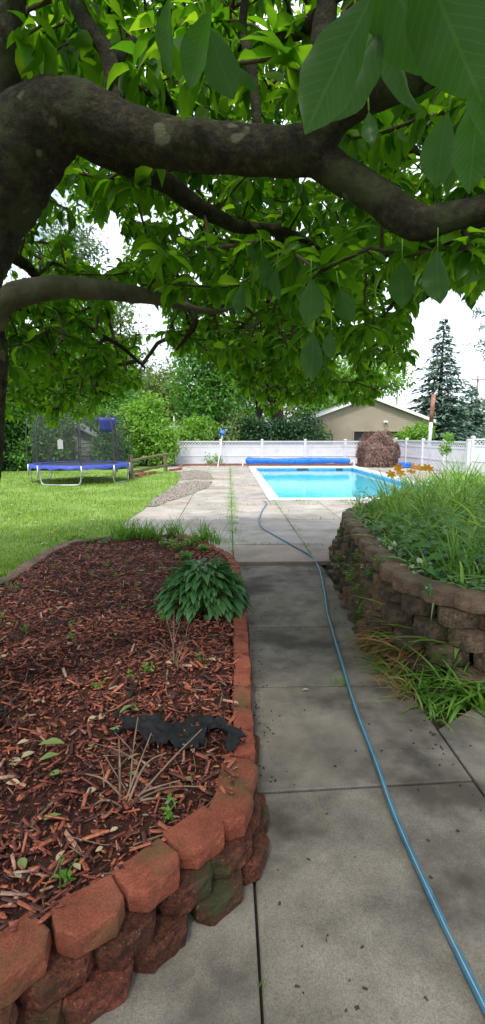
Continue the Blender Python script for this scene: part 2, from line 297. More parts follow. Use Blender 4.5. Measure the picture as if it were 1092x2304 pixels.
def fastmesh(name, v, faces, m, parent=None, smooth=True, at=None, lc=None):
    """v (n,3); faces (k,c) all with the same number of corners"""
    me = bpy.data.meshes.new(name); o = bpy.data.objects.new(name, me); off = np.zeros(3)
    if at is not None: off = np.array(at, float); o.location = at
    if parent is not None: off = wl(parent); o.parent = parent
    v = np.asarray(v)-off; k, c = faces.shape
    me.vertices.add(len(v)); me.vertices.foreach_set('co', v.astype(np.float32).ravel())
    me.loops.add(k*c); me.loops.foreach_set('vertex_index', faces.astype(np.int32).ravel())
    me.polygons.add(k); me.polygons.foreach_set('loop_start', np.arange(0, k*c, c, dtype=np.int32)); me.polygons.foreach_set('loop_total', np.full(k, c, np.int32))
    if smooth: me.polygons.foreach_set('use_smooth', np.ones(k, bool))
    if lc is not None: me.attributes.new('lc', 'FLOAT_VECTOR', 'POINT').data.foreach_set('vector', np.tile(lc, (len(v)//len(lc), 1)).astype(np.float32).ravel())
    me.materials.append(m); me.update(calc_edges=True); me.validate(); col.objects.link(o); return o
def tag(o, label=None, cat=None, group=None, kind=None):
    for k, v in (('label', label), ('category', cat), ('group', group), ('kind', kind)):
        if v: o[k] = v
    return o
def empty(name, loc, label, cat, group=None):
    o = bpy.data.objects.new(name, None); o.location = loc; col.objects.link(o); o.empty_display_size = .2
    return tag(o, label, cat, group)
def struct(o): o['kind'] = 'structure'; return o
def copy_tree(o, parent=None):
    c = o.copy(); col.objects.link(c); c.parent = parent
    for ch in [q for q in bpy.data.objects if q.parent == o]: copy_tree(ch, c)
    return c
# leaf templates: along +Y from the stalk, normal +Z, length 1
def leaf_T(width=.45, droop=.25, fold=.10, st=5, shape='obovate', wave=0):
    t = np.linspace(0, 1, st)
    if shape == 'obovate': wd = np.sin(np.pi*np.clip(t, 0, 1)**1.12)**.85*(1-.25*np.clip(t-.8, 0, 1)*5*(t < 1))
    elif shape == 'blade': wd = (1-t)**.6*np.minimum(1, .5+t*3)
    elif shape == 'heart': wd = np.sin(np.pi*np.clip(t*.93+.07, 0, 1)**.62)**.85
    else: wd = np.sin(np.pi*t)**.7
    wd = np.maximum(wd, .03)*width/2; v = []
    for i in range(st):
        z = -droop*t[i]**2
        y = t[i]*(1-.25*droop*t[i])
        wv = wave*math.sin(i*2.4)
        v += [(-wd[i], y, z+fold*wd[i]/width*2+wv), (0, y, z), (wd[i], y, z+fold*wd[i]/width*2-wv)]
    f = []
    for i in range(st-1):
        a = i*3; f += [(a, a+1, a+4, a+3), (a+1, a+2, a+5, a+4)]
    return np.array(v), np.array(f)
def scatter(T, pos, d, up, sc, wsc=None):
    V, Fc = T; m = len(pos); d = nrm(d); side = nrm(np.cross(d, up)); n_ = np.cross(side, d)
    W = V[None]*np.asarray(sc).reshape(-1, 1, 1)
    if wsc is not None: W = W*np.stack([wsc, np.ones(m), np.ones(m)], 1)[:, None, :]
    out = W[..., 0:1]*side[:, None]+W[..., 1:2]*d[:, None]+W[..., 2:3]*n_[:, None]+pos[:, None]
    return out.reshape(-1, 3), (Fc[None]+(np.arange(m)*len(V))[:, None, None]).reshape(-1, Fc.shape[1])
QUAD = (np.array([(-.28, .3, .03), (0, 0, 0), (.28, .3, .03), (.2, .75, 0), (0, 1, -.08), (-.2, .75, 0)]), np.array([(0, 1, 4, 5), (1, 2, 3, 4)]))
def sph(n):
    a = nrm(rng.normal(size=(n, 3))); return a
def joinm(parts):
    v = []; f = []; k = 0
    for a, b in parts: v.append(a); f.append(b+k); k += len(a)
    return np.vstack(v), np.vstack(f)

# ================================================================== THE SETTING
PX0, PX1, PY0, PY1 = G(605, 1125, .04)[0], 6.3, G(605, 1125, .04)[1], 25.2     # outer edge of the pool coping
CW = .28
# ground sheet reaching the horizon, with the hole for the pool basin
b = MB(); z = -.045; hx0, hx1, hy0, hy1 = PX0+.1, PX1-.1, PY0+.1, PY1-.1
for x0, x1, y0, y1 in ((-500, hx0, -60, 900), (hx1, 500, -60, 900), (hx0, hx1, -60, hy0), (hx0, hx1, hy1, 900)):
    b.add([(x0, y0, z), (x1, y0, z), (x1, y1, z), (x0, y1, z)], [(0, 1, 2, 3)])
struct(b.build('ground', M['ground']))
def slab(b, x0, x1, y0, y1, z, th=.05, g=.006, cut=None):
    j = lambda: random.uniform(-.003, .003)
    dz = random.uniform(-.003, .003)
    ps = [(x0+g+j(), y0+g+j()), (x1-g+j(), y0+g+j()), (x1-g+j(), y1-g+j()), (x0+g+j(), y1-g+j())]
    if cut: ps = cut
    c = .004; cx = sum(p[0] for p in ps)/len(ps); cy = sum(p[1] for p in ps)/len(ps); n = len(ps)
    inn = [(p[0]+(cx-p[0])*.01, p[1]+(cy-p[1])*.01) for p in ps]
    v = [(p[0], p[1], z-th) for p in ps]+[(p[0], p[1], z-c+dz) for p in ps]+[(p[0], p[1], z+dz) for p in inn]
    f = [tuple(range(2*n, 3*n))]+[(k*n+i, k*n+(i+1) % n, (k+1)*n+(i+1) % n, (k+1)*n+i) for k in (0, 1) for i in range(n)]
    b.add(v, f)
# soil sheet under the walk and round the beds
b = MB(); b.add([(-6, -3, -.03), (7, -3, -.03), (7, 6.2, -.03), (-6, 6.2, -.03)], [(0, 1, 2, 3)]); struct(b.build('soil', M['soil']))
b = MB(); ys = [-2.9, -1.9, -.9, .1, 1.1, 2.07, 3.07, 4.09, 5.1, 6.16]; xs = [-3.95, -2.93, -1.92, -.92, .085, 1.14]
for i in range(len(ys)-1):
    for k in range(len(xs)-1):
        if ys[i] > 3 and k < 3: continue
        y0, y1 = ys[i], ys[i+1]
        if k == 4 and i in (4, 5):         # the joint ahead of the near slab runs a little askew
            yy = (2.09, 2.15); 
            if i == 4: slab(b, 0, 0, 0, 0, 0, cut=[(.091, y0+.006), (1.134, y0+.006), (1.134, yy[1]-.006), (.091, yy[0]-.006)])
            else: slab(b, 0, 0, 0, 0, 0, cut=[(.091, yy[0]+.006), (1.134, yy[1]+.006), (1.134, y1-.006), (.091, y1-.006)])
            continue
        slab(b, xs[k], xs[k+1], y0, y1, 0)
# paving to the right of the walk, its far edge cut on the slant along the soil
pr = [(1.146, 2.58), (1.55, 2.88), (2.6, 3.1)]
slab(b, 0, 0, 0, 0, 0, cut=[(1.146, 2.06), (1.72, 2.10), (1.80, 2.92), (1.55, 2.86), (1.146, 2.57)])
slab(b, 0, 0, 0, 0, 0, cut=[(1.732, 2.10), (2.75, 2.14), (2.75, 2.98), (1.812, 2.925)])
for i in range(5): slab(b, 1.146, 2.12, ys[i], ys[i+1]-.03, 0); slab(b, 2.13, 3.2, ys[i], ys[i+1]-.03, 0)
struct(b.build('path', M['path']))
# pool deck of square slabs, one small step above the walk
b = MB(); gx = [-4.03, -2.98, -1.97, -.95, .05, 1.08, 2.1, 3.1, 4.1, 5.1, 6.1, 7.1, 8.1, 9.1, 10.1, 11.2]; gy = [6.18, 7.2, 8.25, 9.35, 10.4, 11.4]; y = 11.4
while y < 25.9: y += 1.05; gy.append(y)
for i in range(len(gy)-1):
    for k in range(len(gx)-1):
        x0, x1, y0, y1 = gx[k], gx[k+1], gy[i], gy[i+1]
        if x0 < PX1 and x1 > PX0 and y0 < PY1 and y1 > PY0:
            if x0 < PX0-.12: slab(b, x0, PX0-.01, y0, y1, .04)
            if x1 > PX1+.12: slab(b, PX1+.01, x1, y0, y1, .04)
            if y0 < PY0-.08: slab(b, max(x0, PX0-.01) if x0 < PX0-.12 else x0, min(x1, PX1+.01), y0, PY0-.01, .04)
            if y1 > PY1+.08: slab(b, x0 if x0 > PX0 else PX0, x1, PY1+.01, y1, .04)
            continue
        slab(b, x0, x1, y0, y1, .04)
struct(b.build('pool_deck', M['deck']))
b = MB(); b.add([(-4.1, 6.17, -.02), (PX0+.05, 6.17, -.02), (PX0+.05, 26.9, -.02), (-4.1, 26.9, -.02)], [(0, 1, 2, 3)])
b.add([(PX0+.05, 6.17, -.02), (11.3, 6.17, -.02), (11.3, PY0+.05, -.02), (PX0+.05, PY0+.05, -.02)], [(0, 1, 2, 3)])
b.add([(PX1-.05, PY0+.05, -.02), (11.3, PY0+.05, -.02), (11.3, 26.9, -.02), (PX1-.05, 26.9, -.02)], [(0, 1, 2, 3)])
b.add([(PX0+.05, PY1-.05, -.02), (PX1-.05, PY1-.05, -.02), (PX1-.05, 26.9, -.02), (PX0+.05, 26.9, -.02)], [(0, 1, 2, 3)])
struct(b.build('deck_bedding', M['soil']))
# gravel between lawn and deck
GRV = [[(322, 1140), (352, 1118), (403, 1088), (440, 1083), (478, 1084), (470, 1096), (430, 1112), (385, 1127), (350, 1140)], [(404, 1081), (402, 1064), (432, 1058), (468, 1062), (482, 1078), (440, 1078)]]
gp = [[G(x, y, .047) for x, y in g] for g in GRV]
b = MB()
for g in gp: b.add(g, [tuple(range(len(g)))])
struct(b.build('gravel', M['gravel']))
# lawn
LZ = .055
LB = smooth_line([G(x, y, LZ) for x, y in [(455, 1212), (420, 1206), (345, 1206), (290, 1196), (276, 1180), (300, 1161), (322, 1146), (352, 1120), (385, 1098), (403, 1080), (404, 1064), (380, 1057), (372, 1050)]], .12)[:, :2]
LAWN = [tuple(p) for p in LB]+[(-4.2, 40), (-60, 40), (-60, -8), (-6, -8), (-3.4, -1), (-2.2, 2.5), (-1.5, 5.6), (-.6, 6.25)]
b = MB(); b.add([(x, y, LZ) for x, y in LAWN]+[(x, y, -.04) for x, y in LAWN], [tuple(range(len(LAWN)))]+[(i, i+len(LAWN), (i+1) % len(LAWN)+len(LAWN), (i+1) % len(LAWN)) for i in range(len(LAWN))])
struct(b.build('lawn', M['lawn']))
b = MB(); RL = [(7.6, 15), (9.2, 13.5), (14, 12), (14, 24), (9.8, 22), (8.4, 20)]; b.add([(x, y, .06) for x, y in RL], [tuple(range(len(RL)))]); struct(b.build('side_lawn', M['lawn']))
# water
b = MB(); WZ = -.10; b.add([(PX0+CW-.03, PY0+CW-.03, WZ), (PX1-CW+.03, PY0+CW-.03, WZ), (PX1-CW+.03, PY1-CW+.03, WZ), (PX0+CW-.03, PY1-CW+.03, WZ)], [(0, 1, 2, 3)]); struct(b.build('water', M['water']))

# ------------------------------------------------------------------ swimming pool
pool = empty('swimming_pool', (PX0, PY0, .04), 'long rectangular in-ground pool with white coping and pale blue liner beyond the walk', 'swimming pool')
b = MB(); cz = .06
def cop(x0, x1, y0, y1, along):
    L = (x1-x0) if along == 'x' else (y1-y0); n = max(1, round(L/.62)); 
    for i in range(n):
        a, c = i/n, (i+1)/n; g = .003
        if along == 'x': X0, X1, Y0, Y1 = x0+L*a+g, x0+L*c-g, y0, y1
        else: X0, X1, Y0, Y1 = x0, x1, y0+L*a+g, y0+L*c-g
        r = .012
        v = [(X0, Y0, -.02), (X1, Y0, -.02), (X1, Y1, -.02), (X0, Y1, -.02), (X0, Y0, cz-r), (X1, Y0, cz-r), (X1, Y1, cz-r), (X0, Y1, cz-r), (X0+r, Y0+r, cz), (X1-r, Y0+r, cz), (X1-r, Y1-r, cz), (X0+r, Y1-r, cz)]
        b.add(v, [(0, 3, 2, 1), (8, 9, 10, 11)]+[(k*4+i_, k*4+(i_+1) % 4, (k+1)*4+(i_+1) % 4, (k+1)*4+i_) for k in (0, 1) for i_ in range(4)])
cop(PX0, PX1, PY0, PY0+CW, 'x'); cop(PX0, PX1, PY1-CW, PY1, 'x'); cop(PX0, PX0+CW, PY0+CW, PY1-CW, 'y'); cop(PX1-CW, PX1, PY0+CW, PY1-CW, 'y')
b.build('coping', M['coping'], pool)
b = MB(); ix0, ix1, iy0, iy1 = PX0+CW-.04, PX1-CW+.04, PY0+CW-.04, PY1-CW+.04; bz = -1.15
b.add([(ix0, iy0, bz), (ix1, iy0, bz), (ix1, iy1, bz-.6), (ix0, iy1, bz-.6), (ix0, iy0, -.28), (ix1, iy0, -.28), (ix1, iy1, -.28), (ix0, iy1, -.28)], [(0, 1, 2, 3), (0, 4, 5, 1), (1, 5, 6, 2), (2, 6, 7, 3), (3, 7, 4, 0)])
b.build('liner', M['liner'], pool)
b = MB(); b.add([(ix0, iy0, -.28), (ix1, iy0, -.28), (ix1, iy1, -.28), (ix0, iy1, -.28), (ix0, iy0, -.02), (ix1, iy0, -.02), (ix1, iy1, -.02), (ix0, iy1, -.02)], [(0, 4, 5, 1), (1, 5, 6, 2), (2, 6, 7, 3), (3, 7, 4, 0)])
b.build('tile_band', M['tile'], pool)
for cx_, s in ((3.6, 1), (PX1-.9, .6)):
    b = MB(); b.box((cx_, iy1-.012, -.055), (.55*s, .02, .07)); b.build('skimmer', M['dark_open'], pool)

# ------------------------------------------------------------------ reel with rolled cover
ry = PY1+.12
reel = empty('cover_reel', (PX0, ry, .04), 'white framed reel carrying the rolled bright blue cover at the far end of the pool', 'pool cover reel')
n = 90; xx = np.linspace(PX0-.15, PX1+.25-.55, n); b = MB()
rr = .145*(1+.10*np.sin(xx*2.1)+.06*np.sin(xx*7+1)); rr[0] = .05; rr[-1] = .07; rr[1] = .14; rr[-2] = .13
b.tube(np.stack([xx, ry+0*xx, .32+.012*np.sin(xx*1.7)], 1), rr, 20, .06); b.build('rolled_cover', M['cover'], reel, True)
for x in (PX0-.28, PX1-.12):
    b = MB(); b.tube([(x, ry-.32, .06), (x, ry, .33), (x, ry+.32, .06)], .022, 8); b.tube([(x, ry-.3, .10), (x, ry+.3, .10)], .02, 8)
    b.build('stand', M['white'], reel, True)
b = MB(); b.tube([(PX0-.35, ry, .33), (PX0, ry, .33)], .02, 8); b.build('axle', M['white'], reel, True); b = MB(); b.tube([(PX1-.5, ry, .33), (PX1-.02, ry, .33)], .02, 8); b.build('axle', M['white'], reel, True)

# ------------------------------------------------------------------ white vinyl fences
def make_panel(L, H, root, a, rz, lat=.27):
    """one panel from local x 0 to L standing at a, turned rz"""
    def put(mb, name, m, parent, smooth=False):
        v = np.vstack(mb.v); c, s = math.cos(rz), math.sin(rz)
        v = np.stack([a[0]+v[:, 0]*c-v[:, 1]*s, a[1]+v[:, 0]*s+v[:, 1]*c, a[2]+v[:, 2]], 1); q = MB(); q.v = [v]; q.f = mb.f; q.n = len(v)
        return q.build(name, m, parent, smooth)
    b = MB(); zt = H-lat
    nb = int(L/.17)
    for i in range(nb): b.box(((i+.5)*L/nb, 0, (zt+.03)/2+.02), (L/nb-.014, .022, zt-.06))
    b.box((L/2, .004, zt/2+.03), (L-.02, .012, zt-.08))
    p = put(b, 'fence_panel', M['vinyl'], root)
    b = MB()
    for zz, h in ((.07, .09), (zt*.47, .06), (zt, .08), (H-.025, .06)): b.box((L/2, 0, zz), (L-.004, .055, h))
    put(b, 'rail', M['vinyl'], p)
    b = MB(); z0, z1 = zt+.035, H-.05; hh = z1-z0; sp = .16
    k = -hh
    while k < L:
        for sgn, yo in ((1, -.006), (-1, .006)):
            xa, xb = k, k+hh; za, zb = (z0, z1) if sgn == 1 else (z1, z0)
            if xa < 0: za += (zb-za)*(0-xa)/hh; xa = 0
            if xb > L: zb = za+(zb-za)*(L-xa)/(xb-xa); xb = L
            if xb-xa > .02: b.bar((xa, yo, za), (xb, yo, zb), .011, .034)
        k += sp
    put(b, 'lattice', M['vinyl'], p); return p
def make_post(H, root, a, cap=True):
    b = MB(); b.box((a[0], a[1], a[2]+H/2), (.125, .125, H)); p = b.build('post', M['vinyl'], root)
    if cap:
        b = MB(); z = a[2]+H; s = .078
        b.add([(a[0]+i*s, a[1]+j*s, z+h) for h in (0, .025) for i, j in ((-1, -1), (1, -1), (1, 1), (-1, 1))]+[(a[0], a[1], z+.075)],
              [(3, 2, 1, 0), (0, 1, 5, 4), (1, 2, 6, 5), (2, 3, 7, 6), (3, 0, 4, 7), (4, 5, 8), (5, 6, 8), (6, 7, 8), (7, 4, 8)]); b.build('post_cap', M['vinyl'], p)
def fence(pts, H, label, skip_last=False):
    root = empty('vinyl_fence', (pts[0][0], pts[0][1], 0), label, 'fence')
    for i in range(len(pts)-1):
        p, q = np.array(pts[i]), np.array(pts[i+1]); L = np.linalg.norm(q-p)-.125; rz = math.atan2(*(q-p)[::-1]); u = (q-p)/np.linalg.norm(q-p)
        make_panel(L, H, root, (p[0]+u[0]*.0625, p[1]+u[1]*.0625, .03), rz)
    for i, p in enumerate(pts):
        if not (skip_last and i == len(pts)-1): make_post(H+.07, root, (p[0], p[1], 0))
    return root
FY = 27.3; FX = [P(x, 1000, FY)[0] for x in (400, 497, 590, 687, 777, 855)]+[8.75]
fence([(x, FY) for x in FX], 1.24, 'long white vinyl fence with lattice top running behind the pool and its blue cover')
fence([(8.88, FY-.05), (9.0, 25.9), (9.12, 24.0), (9.3, 22.0), (9.5, 20.2)], 1.30, 'white vinyl fence running from the brown weeping maple to the taller fence at right')
fence([(9.62, 20.1), (10.9, 17.9), (12.2, 15.7), (13.5, 13.5)], 1.42, 'taller white vinyl fence at the right edge, behind the overgrown raised bed')

# raised border of red brick behind the deck
b = MB(); L = smooth_line([G(383, 1059, .06)[:2]+(0,), G(405, 1056, .06)[:2]+(0,), (-2.3, 25.9, 0), (-.8, 26.35, 0), (1, 26.45, 0), (5, 26.45, 0), (8.2, 26.3, 0), (8.5, 25, 0), (8.55, 22.5, 0)], .23)
for i in range(len(L)-1):
    c = (L[i]+L[i+1])/2; rz = math.atan2(L[i+1][1]-L[i][1], L[i+1][0]-L[i][0]); b.box((c[0], c[1], .08+random.uniform(-.008, .008)), (.215, .11, .10), rz+random.uniform(-.04, .04))
tag(b.build('brick_edging', M['redbrick']), 'low line of red bricks edging the planting strip along the foot of the white fence', 'edging')
b = MB(); b.add([(-3.6, 25.6, .03), (-2.4, 25.95, .03), (-.8, 26.4, .03), (8.7, 26.4, .03), (8.9, 27.6, .03), (-3.6, 27.6, .03)], [tuple(range(6))]); struct(b.build('border_soil', M['soil']))

# ------------------------------------------------------------------ garage behind the fence
GY = 37.0; gx0 = P(690, 950, GY)[0]; gx1 = P(966, 950, GY)[0]; ez = P(690, 944, GY)[2]; az = P(828, 892, GY)[2]; gc = (gx0+gx1)/2
gar = empty('garage', (gc, GY, 0), 'tan sided garage with a low gable roof behind the white fence', 'garage')
b = MB(); dx0, dx1 = P(797, 970, GY)[0], P(932, 970, GY)[0]; dz = P(797, 971, GY)[2]
def sidingrow(x0, x1, z0, z1):
    b.add([(x0, GY-.012, z0), (x1, GY-.012, z0), (x1, GY+.004, z1), (x0, GY+.004, z1), (x0, GY+.004, z0), (x1, GY+.004, z0)], [(0, 1, 2, 3), (4, 5, 1, 0)])
z = 0; st = .135
while z < az:
    z1 = min(z+st, az); zm = (z+z1)/2
    xl, xr = (gx0, gx1) if zm < ez else (gx0+(gc-gx0)*(zm-ez)/(az-ez), gx1-(gx1-gc)*(zm-ez)/(az-ez))
    if zm < dz: sidingrow(xl, dx0, z, z1); sidingrow(dx1, xr, z, z1)
    else: sidingrow(xl, xr, z, z1)
    z = z1
b.box((gx0+.05, GY+4, ez/2), (.1, 7.9, ez)); b.box((gx1-.05, GY+4, ez/2), (.1, 7.9, ez)); b.box((gc, GY+8, ez/2), (gx1-gx0, .1, ez))
b.build('wall', M['siding'], gar)
b = MB(); o = .35; sl = (az-ez)/(gc-gx0); th = .16
for s in (-1, 1):
    xe = (gx0-o) if s < 0 else (gx1+o); ze = ez-o*sl
    v = [(gc, GY-.3, az+.03), (xe, GY-.3, ze+.03), (xe, GY+8.3, ze+.03), (gc, GY+8.3, az+.03)]; v += [(a, c, d+.06) for a, c, d in v]
    b.add(v, [(0, 1, 2, 3), (7, 6, 5, 4), (0, 4, 5, 1), (1, 5, 6, 2), (3, 2, 6, 7)])
b.build('roof', M['roof'], gar)
b = MB()
for s in (-1, 1):
    xe = (gx0-o) if s < 0 else (gx1+o); ze = ez-o*sl
    b.bar((gc, GY-.32, az+.0), (xe, GY-.32, ze+.0), .03, .2); b.box((xe, GY+4, ze), (.04, 8.6, .2))
b.build('fascia', M['white'], gar)
b = MB(); b.box(((dx0+dx1)/2, GY+.25, dz/2), (dx1-dx0-.1, .05, dz)); d_ = b.build('doorway_shade', M['dark_open'], gar)  # dark panel filling the garage opening, the shade inside put into its colour
b = MB(); b.box(((dx0+dx1)/2, GY-.02, dz+.05), (dx1-dx0+.3, .05, .1)); b.box((dx0-.05, GY-.02, dz/2), (.1, .05, dz)); b.box((dx1+.05, GY-.02, dz/2), (.1, .05, dz))
b.box(((dx0+dx1)/2+.1, GY-.0, dz/2), (.12, .1, dz-.02)); b.build('trim', M['siding'], d_)
wx0, wx1 = P(727, 975, GY)[0], P(749, 975, GY)[0]; wz = P(727, 974, GY)[2]
b = MB(); b.box(((wx0+wx1)/2, GY-.03, wz-.45), (wx1-wx0, .06, .9)); wd = b.build('window', M['glass'], gar)
b = MB(); b.box(((wx0+wx1)/2, GY-.05, wz+.03), (wx1-wx0+.14, .05, .06)); b.box((wx0-.03, GY-.05, wz-.45), (.06, .05, .9)); b.box((wx1+.03, GY-.05, wz-.45), (.06, .05, .9)); b.build('frame', M['siding'], wd)
lx, lz = P(867, 949, GY)[0], P(867, 949, GY)[2]
b = MB(); b.box((lx, GY-.05, lz), (.14, .06, .14)); b.tube([(lx-.05, GY-.05, lz), (lx-.12, GY-.2, lz-.05)], [.04, .08], 10); b.tube([(lx+.05, GY-.05, lz), (lx+.12, GY-.2, lz-.05)], [.04, .08], 10); b.build('security_light', M['white'], gar, True)

# rusty pole by the garage, utility poles, flag pole by the fence end
x, y, _ = P(966, 990, 30); zt = P(972, 887, 30)[2]
root = empty('pipe_pole', (x, y, 0), 'white pole streaked with rust standing in front of the spruce', 'pole'); zm = 2.35
b = MB(); b.tube([(x, y, 0), (x+.03, y, 1.5), (x+.06, y, zm)], [.12, .115, .11], 12); b.build('lower_section', M['vinyl'], root, True)
b = MB(); b.tube([(x+.06, y, zm-.02), (x+.09, y, (zm+zt)/2), (x+.12, y, zt)], [.125, .12, .12], 12); b.build('upper_section', M['rust'], root, True)
x, y, _ = P(394, 1040, 27.0); zt = P(393, 938, 27)[2]
b = MB(); b.tube([(x, y, 0), (x-.01, y, zt)], [.035, .03], 10); b.tube([(x-.01, y, zt), (x-.01, y, zt+.05)], [.045, .02], 10); tag(b.build('thin_pole', M['vinyl'], None, True, at=(x, y, 0)), 'thin white upright pole at the left end of the long white fence', 'pole')
for px, ytop, Y, lab in ((1076, 846, 70, 'grey wooden utility pole with a short crossarm far off at the right edge'), (895, 868, 95, 'distant utility pole rising behind the garage roof, left of the spruce')):
    x, y, zt = P(px, ytop, Y); root = empty('utility_pole', (x, y, 0), lab, 'utility pole')
    b = MB(); b.tube([(x, y, 0), (x, y, zt)], [.18, .13], 10); b.build('pole', M['pole'], root, True)
    b = MB(); b.box((x, y-.15, zt-.5), (2.0, .1, .12)); b.build('crossarm', M['pole'], root)
    for i in (-.8, .0, .8):
        b = MB(); b.tube([(x+i, y-.15, zt-.44), (x+i, y-.15, zt-.25)], [.05, .07], 8); b.build('insulator', M['white'], root, True)

# ================================================================== LEFT RAISED BED
CAPZ = .245
LO = smooth_line([G(x, y, CAPZ) for x, y in [(-420, 1500), (-200, 1385), (0, 1300), (60, 1262), (130, 1224), (190, 1211), (300, 1203), (420, 1203), (484, 1228), (525, 1250), (540, 1280), (549, 1335), (555, 1413), (562, 1500), (568, 1590), (573, 1680), (575, 1745), (556, 1822), (487, 1884), (388, 1957), (261, 2043), (104, 2130), (0, 2205), (-140, 2330), (-500, 2600)]], .02)[:, :2]
RB = [(-.095, -.048), (.095, -.048), (.099, .036), (.060, .078), (-.060, .078), (-.099, .036)]   # red block seen from above
def block_mb(b, c, rz, z0, h, shape, s=1.0, jit=.004, face=None):
    """rough split-face block: front (+y) vertices pushed about; layers of vertices up its height"""
    p = []                                                    # denser outline
    n = len(shape); ph = random.uniform(0, 60)
    for i in range(n):
        a, q = shape[i], shape[(i+1) % n]; fr = (a[1]+q[1])/2 > -.03*s
        k = max(1, round(math.hypot(q[0]-a[0], q[1]-a[1])/.019)) if fr else 1
        for j in range(k): p.append((a[0]+(q[0]-a[0])*j/k, a[1]+(q[1]-a[1])*j/k))
    cs, sn = math.cos(rz), math.sin(rz); m = len(p); V = []; e = .006; NL = 6
    lay = [(z0, .003), (z0+e, 0)]+[(z0+e+(h-2*e)*t, -.003) for t in (.3, .6, .85)]+[(z0+h-e*.6, .0), (z0+h, .0055)]
    for L_, (z, ins) in enumerate(lay):
        for x, y in p:
            r = math.hypot(x, y); k = 1-ins/r; x_, y_ = x*k, y*k
            if y > -.02:
                dsp = jit*(math.sin(x*70+ph+z*60)+.8*math.sin(z*130+x*45+ph*2))*.8+random.gauss(0, jit*.55)
                if L_ >= 5: dsp *= .6
                x_ += x/r*dsp; y_ += y/r*dsp
            zz = z+(random.gauss(0, .0006) if L_ == NL else (random.gauss(0, .0015) if L_ else 0))
            V.append((c[0]+x_*cs-y_*sn, c[1]+x_*sn+y_*cs, zz))
    Fc = [(i*m+j, i*m+(j+1) % m, (i+1)*m+(j+1) % m, (i+1)*m+j) for i in range(NL) for j in range(m)]
    if b is not None:
        b.add(V, Fc+[tuple(range(NL*m, (NL+1)*m)), tuple(range(m))[::-1]])
def along(line, step, off0, out):
    """centres and turns of blocks set along a line; out = distance outward (to the right of the travel)"""
    d = np.linalg.norm(np.diff(line, axis=0), axis=1); L = np.concatenate([[0], np.cumsum(d)]); s = np.arange(off0, L[-1]-.01, step)
    x = np.interp(s, L, line[:, 0]); y = np.interp(s, L, line[:, 1]); e = .06
    tx = np.interp(s+e, L, line[:, 0])-np.interp(s-e, L, line[:, 0]); ty = np.interp(s+e, L, line[:, 1])-np.interp(s-e, L, line[:, 1]); t = nrm(np.stack([tx, ty], 1))
    return [((x[i]+t[i][1]*-1*-out if 0 else x[i]-t[i][1]*out, y[i]+t[i][0]*out), math.atan2(t[i][1], t[i][0])) for i in range(len(s))]
LW = empty('block_retaining_wall', (LO[len(LO)//2][0], LO[len(LO)//2][1], 0), 'low curved wall of red concrete blocks holding the mulch bed left of the walk', 'retaining wall')
caps = 0
for c, rz in along(LO, .208, .05, -.085):
    if c[1] < .75 or c[0] < -4.5: continue
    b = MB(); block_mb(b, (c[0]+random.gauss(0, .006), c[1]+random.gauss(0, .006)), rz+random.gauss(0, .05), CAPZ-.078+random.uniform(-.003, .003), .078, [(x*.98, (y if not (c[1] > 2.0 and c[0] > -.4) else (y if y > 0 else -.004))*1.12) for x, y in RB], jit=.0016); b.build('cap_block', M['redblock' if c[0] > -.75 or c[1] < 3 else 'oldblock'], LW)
for k, (out_, z0) in enumerate(((.026, CAPZ-.161), (.054, CAPZ-.246))):
    b = MB()
    cs_ = []
    for (c, rz), (c2, _) in zip(along(LO, .212, .05+.106*(1-k), -.085+out_+.012), along(LO, .212, .05+.106*(1-k), -.085+out_*.3+.004)):
        t = min(1, max(0, (c[1]-1.75)/.4))*(1 if c[0] > -.4 else 0); cs_.append(((c[0]*(1-t)+c2[0]*t, c[1]*(1-t)+c2[1]*t), rz))
    for c, rz in cs_:
        if c[1] < .7 or c[0] < -4.5: continue
        block_mb(b, (c[0]+random.gauss(0, .006), c[1]+random.gauss(0, .005)), rz+random.gauss(0, .05), z0+random.uniform(0, .003), .080, RB, jit=.003)
    b.build('block_course', M['redrough_shaded'], LW)
# mulch surface
BEDP = [tuple(c) for c, rz in along(LO, .08, 0, -.080)]
def bedz(x, y):
    return .205+.012*vnoise(x, y, 2.2, 3)+.012*vnoise(x, y, 7, 5)+.05*np.exp(-((x+1.3)**2+(y-3.2)**2)/1.8)
st = .04; X, Y = np.meshgrid(np.arange(-6, .3, st), np.arange(.5, 7.2, st)); ok = inside(X.ravel(), Y.ravel(), BEDP).reshape(X.shape)
Zb = bedz(X, Y)+rng.normal(0, .004, X.shape); idx = np.arange(X.size).reshape(X.shape)
q = ok[:-1, :-1] & ok[1:, :-1] & ok[:-1, 1:] & ok[1:, 1:]
fc = np.stack([idx[:-1, :-1][q], idx[:-1, 1:][q], idx[1:, 1:][q], idx[1:, :-1][q]], 1)
struct(fastmesh('mulch_bed', np.stack([X.ravel(), Y.ravel(), Zb.ravel()], 1), fc, M['mulch_base']))
